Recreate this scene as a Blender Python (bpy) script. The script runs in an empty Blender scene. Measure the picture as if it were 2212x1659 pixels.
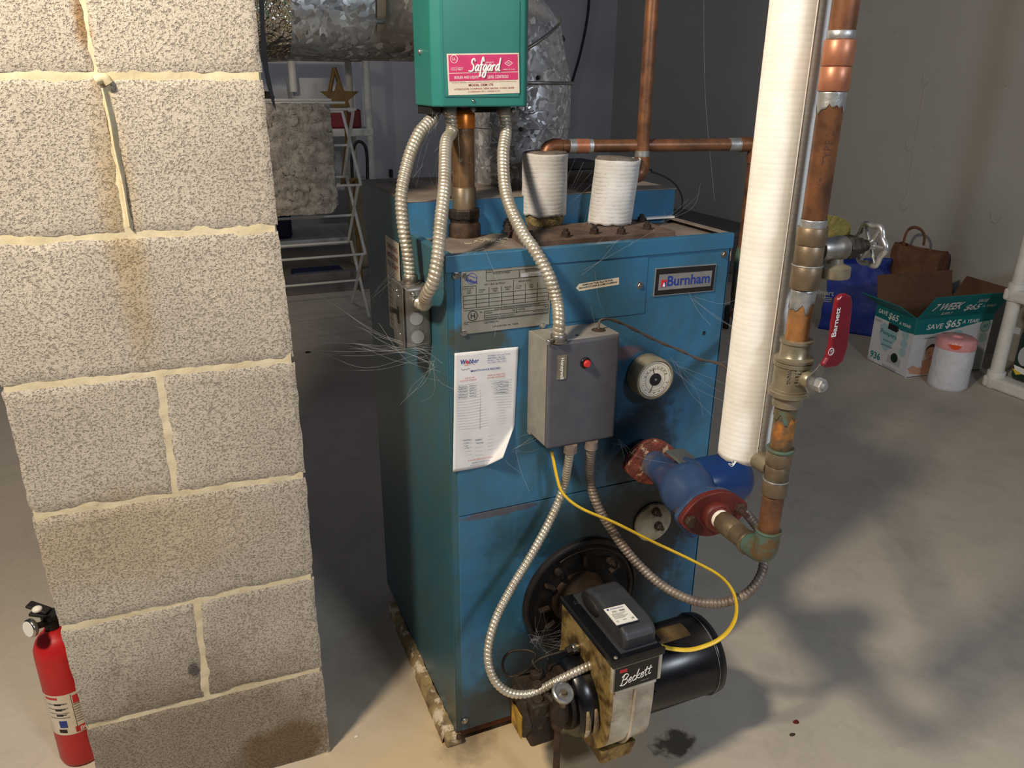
import bpy, bmesh, math, random
from mathutils import Vector, Matrix, noise
random.seed(7)
D = bpy.data
COL = bpy.context.scene.collection
SC = bpy.context.scene
pi = math.pi

# ------------------------------------------------------------------ camera
CAM = Vector((-0.37174795, -1.12115618, 1.22058306))
YAW, PIT, ROL, FPX = 0.4076712833, 0.37045349742, -0.00847442859, 1683.40738
FW = Vector((math.sin(YAW)*math.cos(PIT), math.cos(YAW)*math.cos(PIT), -math.sin(PIT)))
_r = Vector((math.cos(YAW), -math.sin(YAW), 0)); _d = FW.cross(_r)
RT = math.cos(ROL)*_r + math.sin(ROL)*_d
DN = -math.sin(ROL)*_r + math.cos(ROL)*_d
cam_d = D.cameras.new('camera'); cam = D.objects.new('camera', cam_d); COL.objects.link(cam)
cam_d.sensor_fit = 'HORIZONTAL'; cam_d.sensor_width = 36.0; cam_d.lens = FPX*36.0/2212.0
cam_d.clip_start = 0.01; cam_d.clip_end = 50
m3 = Matrix((RT, -DN, -FW)).transposed()
cam.matrix_world = Matrix.Translation(CAM) @ m3.to_4x4()
SC.camera = cam
def ray(px, py): return FW + RT*((px-1106)/FPX) + DN*((py-829.5)/FPX)
def PX(px, py, x): v = ray(px, py); return CAM + v*((x-CAM.x)/v.x)
def PY(px, py, y): v = ray(px, py); return CAM + v*((y-CAM.y)/v.y)
def PZ(px, py, z=0.0): v = ray(px, py); return CAM + v*((z-CAM.z)/v.z)
def PP(px, py, o, n): v = ray(px, py); o = Vector(o); n = Vector(n); return CAM + v*((o-CAM).dot(n)/v.dot(n))

# ------------------------------------------------------------------ world, lights, exposure
W = D.worlds.new('world'); SC.world = W; W.use_nodes = True
W.node_tree.nodes['Background'].inputs[0].default_value = (0.60, 0.66, 0.85, 1)
W.node_tree.nodes['Background'].inputs[1].default_value = 0.055
def light(name, kind, loc, energy, color, size=0.1, target=None, sy=None):
    l = D.lights.new(name, kind); o = D.objects.new(name, l); COL.objects.link(o)
    l.energy = energy; l.color = color; o.location = loc
    if kind == 'POINT': l.shadow_soft_size = size
    if kind == 'AREA':
        l.shape = 'RECTANGLE' if sy else 'SQUARE'; l.size = size
        if sy: l.size_y = sy
    if target is not None:
        o.rotation_euler = (Vector(target)-Vector(loc)).to_track_quat('-Z', 'Y').to_euler()
    return o
light('ceiling_bulb', 'POINT', (-1.0, -0.55, 2.08), 122, (1.0, 0.85, 0.66), 0.10)
light('window_daylight', 'AREA', (0.62, -2.45, 2.10), 23, (0.82, 0.89, 1.0), 0.42, (0.9, 0.0, 0.2), 0.36)
light('far_room_fill', 'POINT', (-.3, 4.0, 2.2), 9, (0.92, 0.93, 1.0), 0.12)  # unseen fill light, added to brighten the airer and back wall
SC.view_settings.view_transform = 'Standard'
try: SC.view_settings.look = 'None'
except Exception: pass
SC.view_settings.exposure = 0.35
SC.view_settings.gamma = 1.0
SC.view_settings.use_curve_mapping = False

# ------------------------------------------------------------------ materials
def lin(c):
    return tuple(((x/255.0)/12.92 if x/255.0 <= 0.04045 else ((x/255.0+0.055)/1.055)**2.4) for x in c)
class NT:
    def __init__(s, name):
        s.m = D.materials.new(name); s.m.use_nodes = True; s.t = s.m.node_tree
        s.b = s.t.nodes['Principled BSDF']; s.tc = s.t.nodes.new('ShaderNodeTexCoord')
        s.P = s.tc.outputs['Object']
    def n(s, typ, **kw):
        nd = s.t.nodes.new(typ)
        for k, v in kw.items():
            if hasattr(nd, k) and k not in nd.inputs: setattr(nd, k, v)
            else: nd.inputs[k].default_value = v
        return nd
    def l(s, a, b): s.t.links.new(a, b)
    def geo(s): return s.n('ShaderNodeNewGeometry').outputs['Position']
    def noise(s, scale, detail=4, rough=.55, vec=None, dist=0):
        nd = s.n('ShaderNodeTexNoise'); nd.inputs['Scale'].default_value = scale
        nd.inputs['Detail'].default_value = detail; nd.inputs['Roughness'].default_value = rough
        nd.inputs['Distortion'].default_value = dist
        s.l(vec if vec is not None else s.P, nd.inputs['Vector']); return nd.outputs['Fac']
    def ramp(s, fac, stops):
        nd = s.n('ShaderNodeValToRGB'); e = nd.color_ramp.elements
        while len(e) < len(stops): e.new(.5)
        for q, (p, c) in zip(e, stops):
            q.position = p; q.color = (*c, 1) if len(c) == 3 else c
        s.l(fac, nd.inputs[0]); return nd.outputs[0]
    def bw(s, fac, a, b):
        nd = s.n('ShaderNodeMapRange'); nd.inputs['From Min'].default_value = a; nd.inputs['From Max'].default_value = b
        s.l(fac, nd.inputs['Value']); return nd.outputs[0]
    def mix(s, fac, a, b, mode='MIX'):
        nd = s.n('ShaderNodeMix'); nd.data_type = 'RGBA'; nd.blend_type = mode
        for sock, v in ((nd.inputs[0], fac), (nd.inputs[6], a), (nd.inputs[7], b)):
            if isinstance(v, (int, float)): sock.default_value = v
            elif isinstance(v, tuple): sock.default_value = (*v, 1) if len(v) == 3 else v
            else: s.l(v, sock)
        return nd.outputs[2]
    def mth(s, op, a, b=None):
        nd = s.n('ShaderNodeMath'); nd.operation = op
        for i, v in enumerate((a, b)):
            if v is None: continue
            if isinstance(v, (int, float)): nd.inputs[i].default_value = v
            else: s.l(v, nd.inputs[i])
        return nd.outputs[0]
    def dist(s, pos, centre, sc=(1, 1, 1)):
        a = s.n('ShaderNodeVectorMath'); a.operation = 'SUBTRACT'; s.l(pos, a.inputs[0]); a.inputs[1].default_value = centre
        b = s.n('ShaderNodeVectorMath'); b.operation = 'MULTIPLY'; s.l(a.outputs[0], b.inputs[0]); b.inputs[1].default_value = sc
        c = s.n('ShaderNodeVectorMath'); c.operation = 'LENGTH'; s.l(b.outputs[0], c.inputs[0]); return c.outputs['Value']
    def color(s, c):
        if isinstance(c, tuple): s.b.inputs['Base Color'].default_value = (*c, 1)
        else: s.l(c, s.b.inputs['Base Color'])
    def rough(s, v):
        if isinstance(v, (int, float)): s.b.inputs['Roughness'].default_value = v
        else: s.l(v, s.b.inputs['Roughness'])
    def metal(s, v): s.b.inputs['Metallic'].default_value = v
    def bump(s, h, strength=.3, distance=.001):
        nd = s.n('ShaderNodeBump'); nd.inputs['Strength'].default_value = strength; nd.inputs['Distance'].default_value = distance
        s.l(h, nd.inputs['Height']); s.l(nd.outputs[0], s.b.inputs['Normal'])
def simple(name, c1, c2=None, scale=30, rough=.5, metal=0, bump=0, bscale=200, bdist=.001, lo=.35, hi=.65, spots=None, detail=5):
    t = NT(name); a = lin(c1)
    if c2 is not None:
        f = t.bw(t.noise(scale, detail, .6), lo, hi); col = t.mix(f, a, lin(c2))
    else: col = t.mix(0.0, a, a)
    if spots:
        sc, sp_lo, sp_hi, c3 = spots
        col = t.mix(t.bw(t.noise(sc, 6, .65), sp_lo, sp_hi), col, lin(c3))
    t.color(col); t.rough(rough); t.metal(metal)
    if bump: t.bump(t.noise(bscale, 3), bump, bdist)
    return t.m
MT = {}
# floor
t = NT('concrete_floor'); g = t.geo()
n1 = t.noise(1.3, 6, .6, g); n2 = t.noise(9, 6, .7, g, .6); n3 = t.noise(70, 4, .7, g)
c = t.mix(t.bw(n1, .3, .7), lin((172, 163, 150)), lin((196, 186, 170)))
c = t.mix(t.mth('MULTIPLY', t.bw(n2, .50, .75), .35), c, lin((130, 123, 117)))
c = t.mix(t.mth('MULTIPLY', t.bw(n3, .4, .75), .25), c, lin((206, 198, 184)))
# rusty yellow stain along the boiler's front and left side, and an oily dark one under the burner
d1 = t.dist(g, (0.0, -0.12, 0), (1.0, 1.25, 1)); n4 = t.noise(6, 5, .6, g)
f1 = t.mth('MULTIPLY', t.bw(t.mth('ADD', d1, t.mth('MULTIPLY', n4, .35)), .66, .36), .8)
c = t.mix(f1, c, lin((206, 180, 134)))
d2 = t.dist(g, (0.40, -0.165, 0), (1.0, 1.3, 1)); n5 = t.noise(30, 5, .6, g)
f2 = t.bw(t.mth('ADD', d2, t.mth('MULTIPLY', n5, .10)), .098, .080)
c = t.mix(t.mth('MULTIPLY', f2, .85), c, lin((42, 34, 28)))
d3 = t.dist(g, (0.02, 0.0, 0), (1.0, 1.0, 1))
c = t.mix(t.mth('MULTIPLY', t.bw(t.mth('ADD', d3, t.mth('MULTIPLY', n5, .08)), .11, .06), .6), c, lin((72, 62, 52)))
d4 = t.dist(g, (-0.09, 0.30, 0), (1.3, .6, 1))
c = t.mix(t.mth('MULTIPLY', t.bw(t.mth('ADD', d4, t.mth('MULTIPLY', n4, .25)), .30, .12), .45), c, lin((104, 84, 62)))
t.color(c); t.rough(.72); t.bump(t.mth('ADD', n3, t.noise(260, 3, .6, g)), .25, .0008); MT['floor'] = t.m
# walls
t = NT('painted_wall'); g = t.geo()
n1 = t.noise(1.1, 5, .55, g); c = t.mix(t.bw(n1, .3, .7), lin((172, 169, 160)), lin((184, 181, 172)))
c = t.mix(t.mth('MULTIPLY', t.bw(t.noise(14, 6, .7, g), .66, .74), .5), c, lin((188, 184, 176)))
t.color(c); t.rough(.8); t.bump(t.noise(90, 4, .6, g), .15, .001); MT['wall'] = t.m
t = NT('painted_back_wall'); g = t.geo()
c = t.mix(t.bw(t.noise(1.6, 4, .5, g), .35, .65), lin((186, 187, 192)), lin((204, 205, 208)))
t.color(c); t.rough(.8); MT['wallb'] = t.m
# concrete block
t = NT('concrete_block'); g = t.geo()
ns = t.noise(300, 3, .65, g, .15); nb = t.noise(700, 2, .6, g); n1 = t.noise(7, 5, .6, g)
base = t.mix(t.bw(n1, .3, .7), lin((176, 168, 156)), lin((194, 186, 172)))
pit = t.bw(ns, .44, .36)
base = t.mix(t.mth('MULTIPLY', pit, .50), base, lin((104, 97, 92)))
base = t.mix(t.mth('MULTIPLY', t.bw(nb, .55, .75), .5), base, lin((216, 208, 192)))
# damp stain on the lowest block and drips under the mortar
d = t.dist(g, (-.315, .08, .045), (1.0, 1, 1.7)); nn = t.noise(14, 5, .6, g)
base = t.mix(t.mth('MULTIPLY', t.bw(t.mth('ADD', d, t.mth('MULTIPLY', nn, .10)), .155, .115), .85), base, lin((104, 76, 38)))
d = t.dist(g, (-.45, .08, .10), (.8, 1, 1.0))
base = t.mix(t.mth('MULTIPLY', t.bw(t.mth('ADD', d, t.mth('MULTIPLY', nn, .16)), .32, .20), .6), base, lin((112, 96, 74)))
d = t.dist(g, (-.50, .08, .545), (.75, 1, 1.7))
base = t.mix(t.mth('MULTIPLY', t.bw(t.mth('ADD', d, t.mth('MULTIPLY', nn, .12)), .23, .15), .36), base, lin((176, 152, 104)))
d = t.dist(g, (-.438, .08, 1.02), (1.0, 1, .14))
base = t.mix(t.mth('MULTIPLY', t.bw(t.mth('ADD', d, t.mth('MULTIPLY', nn, .02)), .042, .022), .5), base, lin((164, 138, 84)))
d = t.dist(g, (-.444, .08, 1.33), (1.0, 1, .10))
base = t.mix(t.mth('MULTIPLY', t.bw(t.mth('ADD', d, t.mth('MULTIPLY', nn, .015)), .020, .012), .85), base, lin((150, 112, 60)))
d = t.dist(g, (-.447, .08, .268), (1.3, 1, .8))
base = t.mix(t.mth('MULTIPLY', t.bw(t.mth('ADD', d, t.mth('MULTIPLY', t.noise(60, 4, .6, g), .03)), .029, .022), .8), base, lin((58, 54, 58)))
t.color(base); t.rough(.9)
h = t.mth('ADD', t.mth('MULTIPLY', t.bw(ns, .32, .50), 1.0), t.mth('MULTIPLY', nb, .5)); t.bump(h, .9, .0022); MT['block'] = t.m
MT['mortar'] = simple('cream_mortar', (212, 202, 174), (196, 184, 150), 25, .9, 0, .4, 160, .0015, spots=(60, .62, .72, (170, 152, 116)))
# boiler paint
def paint(name, a, b, dirt, side=False):
    t = NT(name); g = t.geo()
    n1 = t.noise(5, 6, .6, g); c = t.mix(t.bw(n1, .3, .7), lin(a), lin(b))
    n2 = t.noise(6, 7, .7, g, 1.2); c = t.mix(t.mth('MULTIPLY', t.bw(n2, .42, .66), .75), c, lin(dirt))
    n6 = t.noise(140, 2, .5, g); c = t.mix(t.mth('MULTIPLY', t.bw(n6, .80, .84), .7), c, lin((196, 205, 205)))
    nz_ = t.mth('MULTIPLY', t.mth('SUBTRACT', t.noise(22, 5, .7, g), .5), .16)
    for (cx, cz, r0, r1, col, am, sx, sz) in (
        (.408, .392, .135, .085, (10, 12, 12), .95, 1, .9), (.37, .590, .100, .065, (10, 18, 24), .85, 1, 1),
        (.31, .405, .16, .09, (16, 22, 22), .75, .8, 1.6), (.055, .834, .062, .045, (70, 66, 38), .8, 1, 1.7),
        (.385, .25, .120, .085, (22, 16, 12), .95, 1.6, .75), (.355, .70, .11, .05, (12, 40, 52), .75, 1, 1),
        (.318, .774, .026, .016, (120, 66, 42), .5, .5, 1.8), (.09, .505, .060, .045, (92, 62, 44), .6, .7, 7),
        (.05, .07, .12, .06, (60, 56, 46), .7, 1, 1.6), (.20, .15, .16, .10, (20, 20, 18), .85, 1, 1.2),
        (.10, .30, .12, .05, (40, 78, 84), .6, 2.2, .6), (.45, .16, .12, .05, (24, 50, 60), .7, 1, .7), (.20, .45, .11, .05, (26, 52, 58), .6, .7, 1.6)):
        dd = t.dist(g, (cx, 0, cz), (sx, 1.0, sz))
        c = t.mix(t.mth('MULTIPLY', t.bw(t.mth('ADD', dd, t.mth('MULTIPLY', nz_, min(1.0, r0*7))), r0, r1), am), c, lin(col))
    t.color(c); t.rough(.36); t.bump(t.noise(3.0, 2, .5, g), .12, .01); return t.m
MT['blue'] = paint('blue_enamel', (44, 102, 142), (60, 118, 152), (58, 90, 100))
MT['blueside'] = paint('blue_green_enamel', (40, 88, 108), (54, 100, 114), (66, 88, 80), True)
MT['rustpaint'] = simple('rusty_frame_paint', (112, 62, 36), (64, 40, 28), 30, .8, 0, .4, 150)
MT['dust'] = simple('dusty_steel_top', (132, 122, 112), (104, 92, 82), 14, .85, 0, .3, 220, .001, spots=(24, .60, .75, (76, 66, 58)))
MT['plate'] = simple('dusty_iron_plate', (110, 92, 78), (72, 58, 50), 18, .8, .2, .35, 200, .001)
MT['rust'] = simple('rusty_iron', (86, 66, 52), (48, 38, 32), 60, .75, .35, .5, 260, .001)
MT['iron'] = simple('dirty_iron', (70, 62, 54), (40, 34, 30), 50, .6, .6, .5, 240, .001)
MT['slab'] = simple('scabbed_base_strip', (170, 150, 104), (104, 86, 66), 26, .85, 0, .7, 120, .003, spots=(30, .55, .62, (214, 200, 176)))
t = NT('galvanized_sheet'); v = t.n('ShaderNodeTexVoronoi'); v.inputs['Scale'].default_value = 105
nz = t.n('ShaderNodeTexNoise'); nz.inputs['Scale'].default_value = 30; t.l(t.P, nz.inputs['Vector'])
mx = t.n('ShaderNodeMix'); mx.data_type = 'VECTOR'; mx.inputs[0].default_value = .06; t.l(t.P, mx.inputs[4]); t.l(nz.outputs['Color'], mx.inputs[5]); t.l(mx.outputs[1], v.inputs['Vector'])
sp = t.n('ShaderNodeSeparateColor'); t.l(v.outputs['Color'], sp.inputs[0])
c = t.ramp(sp.outputs[0], [(0, lin((140, 140, 142))), (.5, lin((168, 168, 170))), (.85, lin((190, 191, 194))), (.97, lin((235, 236, 240)))])
c = t.mix(t.mth('MULTIPLY', t.bw(t.noise(5, 5, .6), .5, .75), .45), c, lin((104, 92, 74)))
t.color(c); t.metal(.55); t.rough(t.ramp(sp.outputs[1], [(0, (.26,)*3), (1, (.5,)*3)]))
vm = t.n('ShaderNodeVectorMath'); vm.operation = 'SUBTRACT'; t.l(v.outputs['Color'], vm.inputs[0]); vm.inputs[1].default_value = (.5, .5, .5)
vs = t.n('ShaderNodeVectorMath'); vs.operation = 'SCALE'; t.l(vm.outputs[0], vs.inputs[0]); vs.inputs['Scale'].default_value = .34
va = t.n('ShaderNodeVectorMath'); va.operation = 'ADD'; t.l(vs.outputs[0], va.inputs[0]); t.l(t.n('ShaderNodeNewGeometry').outputs['Normal'], va.inputs[1])
vn = t.n('ShaderNodeVectorMath'); vn.operation = 'NORMALIZE'; t.l(va.outputs[0], vn.inputs[0]); t.l(vn.outputs[0], t.b.inputs['Normal']); MT['galv'] = t.m
MT['foil'] = simple('crumpled_foil_tape', (214, 208, 200), (176, 164, 146), 20, .22, 1, 1.0, 55, .012, detail=2)
MT['galvdull'] = simple('dull_zinc', (158, 156, 152), (120, 114, 104), 30, .42, .8, .2, 150, .0006, spots=(30, .58, .7, (142, 126, 96)))
MT['conduit'] = simple('flexible_steel', (206, 200, 186), (180, 170, 150), 25, .36, .6)
MT['conduitb'] = simple('dull_flexible_steel', (158, 146, 134), (118, 104, 94), 25, .5, .45)
MT['steel'] = simple('bright_steel', (200, 200, 198), (160, 158, 152), 60, .25, 1)
MT['chrome'] = simple('worn_chrome', (200, 202, 204), (166, 168, 170), 60, .28, .8)
MT['copper'] = simple('aged_copper', (138, 92, 62), (90, 64, 48), 24, .42, .4, .15, 90, .0006, .38, .62, spots=(40, .60, .72, (84, 56, 48)))
MT['copperb'] = simple('bright_copper_fitting', (176, 118, 90), (150, 96, 70), 30, .42, .35, .12, 90, .0006)
MT['coppero'] = simple('orange_lacquered_copper', (206, 124, 36), (176, 92, 22), 30, .35, .55)
MT['brass'] = simple('dull_brass', (124, 108, 86), (96, 84, 68), 26, .42, .4, .15, 120, .0005, spots=(45, .62, .72, (76, 100, 84)))
MT['brassl'] = simple('valve_brass', (156, 148, 128), (128, 120, 100), 26, .34, .5, .15, 120, .0005)
MT['verdi'] = simple('verdigris_copper', (104, 84, 56), (84, 110, 98), 38, .5, .25, .3, 120, .001, .42, .56)
MT['solder'] = simple('grey_solder', (176, 176, 176), (146, 150, 150), 70, .45, .7, .5, 120, .0015)
t = NT('white_fabric_lagging'); 
w = t.n('ShaderNodeTexWave'); w.wave_type = 'BANDS'; w.bands_direction = 'Z'; w.inputs['Scale'].default_value = 42; w.inputs['Distortion'].default_value = .8; w.inputs['Detail'].default_value = 2
t.l(t.P, w.inputs['Vector'])
c = t.mix(t.bw(t.noise(20, 4, .6), .35, .65), lin((238, 238, 234)), lin((226, 224, 218)))
c = t.mix(t.mth('MULTIPLY', t.bw(w.outputs['Fac'], .30, .05), .08), c, lin((150, 144, 130)))
t.color(c); t.rough(.85); t.bump(t.mth('ADD', w.outputs['Fac'], t.mth('MULTIPLY', t.noise(120, 3), .8)), .14, .0006); MT['lag'] = t.m
t = NT('soiled_fabric_lagging'); 
w = t.n('ShaderNodeTexWave'); w.bands_direction = 'Z'; w.inputs['Scale'].default_value = 46; w.inputs['Distortion'].default_value = 1.5; w.inputs['Detail'].default_value = 3
t.l(t.P, w.inputs['Vector'])
c = t.mix(t.bw(t.noise(16, 4, .6), .35, .65), lin((206, 206, 206)), lin((186, 184, 180)))
f = t.mth('MULTIPLY', t.bw(w.outputs['Fac'], .22, .02), t.bw(t.noise(40, 4, .7), .46, .58))
c = t.mix(t.mth('MULTIPLY', f, .42), c, lin((110, 102, 94))); t.color(c); t.rough(.9)
t.bump(t.mth('ADD', w.outputs['Fac'], t.noise(120, 3)), .25, .0007); MT['lagd'] = t.m
MT['wool'] = simple('dirty_yellow_fibreglass', (168, 150, 96), (96, 84, 60), 60, .95, 0, 1, 300, .004)
MT['lagtop'] = simple('dusty_lagging_cement', (118, 112, 106), (88, 82, 76), 40, .95, 0, .8, 200, .003)
MT['green'] = simple('green_painted_cover', (38, 116, 110), (44, 122, 114), 12, .34, 0, .06, 400, .0004)
MT['honey'] = simple('grey_hammered_enamel', (80, 80, 89), (88, 88, 95), 30, .42, .1, .05, 500, .0003)
MT['honeys'] = simple('light_grey_enamel', (150, 146, 138), (132, 128, 122), 30, .5, .1)
MT['black'] = simple('black_enamel', (20, 20, 24), (14, 14, 18), 20, .28, 0, .05, 200)
MT['blackm'] = simple('matt_black', (18, 17, 17), (28, 25, 23), 40, .6, 0, .3, 200)
MT['soot'] = simple('sooty_black_iron', (16, 16, 18), (34, 29, 25), 30, .55, .2, .5, 160, .001)
MT['grime'] = simple('grimy_brown_iron', (62, 48, 36), (34, 28, 24), 30, .62, .3, .6, 160, .0015, spots=(50, .6, .7, (92, 76, 56)))
MT['alu'] = simple('cast_aluminium', (206, 200, 186), (164, 152, 130), 22, .48, .15, .25, 160, .001, spots=(18, .60, .72, (108, 78, 40)))
MT['aluoil'] = simple('oil_stained_aluminium', (170, 146, 88), (88, 68, 38), 30, .45, .3, .5, 120, .002, .40, .60)
MT['tubebrown'] = simple('heat_browned_tube', (74, 58, 44), (48, 38, 30), 30, .5, .5, .2, 120)
MT['trans'] = simple('dark_grey_plastic', (52, 54, 58), (60, 62, 66), 30, .42)
MT['pumpblue'] = simple('navy_enamel', (44, 66, 104), (58, 80, 114), 16, .32, 0, .05, 100, .001, spots=(14, .52, .70, (112, 102, 94)))
MT['motorblue'] = simple('deep_navy_enamel', (24, 48, 96), (30, 56, 106), 10, .22)
MT['redf'] = simple('dull_red_flange', (112, 40, 34), (84, 34, 30), 40, .5, .1, .2, 160)
MT['redrust'] = simple('flaking_red_rust', (132, 62, 50), (78, 40, 32), 45, .8, .1, 1, 90, .004, spots=(60, .55, .62, (176, 150, 122)))
MT['yellow'] = simple('yellow_cable_sheath', (232, 196, 50), (214, 180, 60), 60, .4)
MT['brownwire'] = simple('brown_bell_wire', (92, 78, 70), (70, 60, 54), 60, .6)
MT['darkwire'] = simple('dark_wire', (40, 36, 32), None, rough=.6)
MT['redgrip'] = simple('red_vinyl_grip', (122, 22, 38), (108, 18, 32), 30, .32)
MT['white'] = simple('white_plastic', (228, 226, 218), (214, 212, 202), 20, .5, 0, .05, 200, spots=(50, .70, .75, (110, 106, 100)))
MT['printw'] = simple('white_print', (236, 234, 228), None, rough=.5)
MT['printk'] = simple('black_print', (24, 22, 22), None, rough=.5)
MT['printg'] = simple('grey_print', (120, 120, 124), None, rough=.6)
MT['printlg'] = simple('pale_grey_print', (176, 178, 180), None, rough=.6)
MT['printr'] = simple('red_print', (200, 44, 44), None, rough=.5)
MT['printb'] = simple('blue_print', (36, 58, 140), None, rough=.5)
MT['magenta'] = simple('magenta_sticker', (206, 50, 108), (196, 46, 100), 40, .4)
MT['maroon'] = simple('maroon_print', (150, 36, 56), None, rough=.5)
MT['cream'] = simple('cream_sticker', (226, 216, 198), (214, 204, 184), 40, .5)
MT['paper'] = simple('white_paper', (222, 222, 224), (206, 206, 206), 16, .7, 0, .15, 20, .004)
MT['platesteel'] = simple('brushed_nameplate', (176, 176, 168), (152, 150, 140), 14, .35, .55, spots=(14, .6, .75, (150, 138, 112)))
MT['silver'] = simple('silver_trim', (196, 196, 196), (176, 176, 176), 30, .3, .7)
MT['tealbox'] = simple('teal_print', (12, 120, 122), (14, 112, 116), 20, .55)
MT['boxwhite'] = simple('white_carton', (212, 214, 216), (200, 202, 206), 12, .55)
MT['boxbrown'] = simple('brown_cardboard', (112, 82, 60), (100, 72, 52), 20, .85, 0, .1, 120)
MT['palet'] = simple('pale_teal_print', (150, 186, 192), (160, 194, 198), 20, .6)
MT['skin'] = simple('skin_tone_print', (206, 158, 134), (192, 142, 118), 14, .6)
MT['hair'] = simple('dark_hair_print', (62, 42, 34), None, rough=.7)
MT['bagblue'] = simple('blue_nonwoven_fabric', (18, 52, 150), (14, 42, 126), 9, .6, 0, .4, 14, .02)
MT['bagbrown'] = simple('brown_paper_bag', (124, 84, 56), (98, 64, 42), 12, .8, 0, .6, 18, .02)
MT['tissue'] = simple('white_tissue_roll', (216, 218, 224), (206, 208, 214), 20, .7, 0, .6, 40, .006)
MT['pink'] = simple('pink_clear_film', (226, 164, 164), (216, 146, 148), 30, .3, 0, .5, 40, .006)
MT['orange'] = simple('orange_print', (220, 80, 36), None, rough=.5)
MT['extred'] = simple('red_extinguisher_paint', (196, 32, 34), (180, 26, 30), 12, .4, 0, .05, 60)
MT['rug'] = simple('grey_shag_pile', (206, 198, 186), (160, 152, 142), 22, .95, 0, 1, 90, .012, .4, .6)
MT['gold'] = simple('gilt_star_paint', (136, 104, 46), (104, 78, 34), 20, .5, .2)
MT['darkred'] = simple('dark_red_box', (132, 16, 30), None, rough=.5)
MT['darkblue'] = simple('dark_blue_plastic', (22, 34, 76), (18, 28, 62), 10, .5)
MT['greenbot'] = simple('dark_green_bag', (18, 50, 40), (14, 40, 32), 12, .35, 0, .2, 40, .004)
MT['greybox'] = simple('ribbed_grey_plastic', (116, 112, 110), (104, 100, 98), 10, .7)
MT['wicker'] = simple('brown_basket', (78, 62, 50), (52, 42, 36), 60, .9, 0, .8, 120, .004)
MT['tan'] = simple('tan_fabric', (150, 138, 112), (128, 118, 96), 12, .9)
MT['foilgold'] = simple('yellow_foil_tag', (176, 160, 88), (136, 122, 66), 18, .35, .5, .6, 50, .006)
t = NT('clear_gauge_glass'); t.color((.9, .9, .9)); t.rough(.05); t.b.inputs['Transmission Weight'].default_value = 1.0; t.b.inputs['IOR'].default_value = 1.1; MT['glass'] = t.m
t = NT('cobweb_silk'); t.color((.75, .75, .78)); t.rough(.8); t.b.inputs['Alpha'].default_value = .17; MT['web'] = t.m

# ------------------------------------------------------------------ mesh building
ORG = {}
def cat(pts, n=8):
    pts = [Vector(p) for p in pts]; out = []
    P = [2*pts[0]-pts[1]] + pts + [2*pts[-1]-pts[-2]]
    for i in range(1, len(P)-2):
        a, b, c, d = P[i-1:i+3]
        for k in range(n):
            u = k/n; out.append(.5*((2*b)+(c-a)*u+(2*a-5*b+4*c-d)*u*u+(3*b-a-3*c+d)*u**3))
    out.append(pts[-1]); return out
def resample(pts, step):
    L = [0]
    for a, b in zip(pts, pts[1:]): L.append(L[-1]+(b-a).length)
    n = max(2, int(L[-1]/step)); out = []; j = 0
    for i in range(n+1):
        s = L[-1]*i/n
        while j < len(L)-2 and L[j+1] < s: j += 1
        out.append(pts[j].lerp(pts[j+1], (s-L[j])/max(1e-9, L[j+1]-L[j])))
    return out
def basis(ax):
    ax = Vector(ax).normalized(); h = Vector((0, 0, 1)) if abs(ax.z) < .9 else Vector((1, 0, 0))
    u = h.cross(ax).normalized(); return u, ax.cross(u), ax
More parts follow.
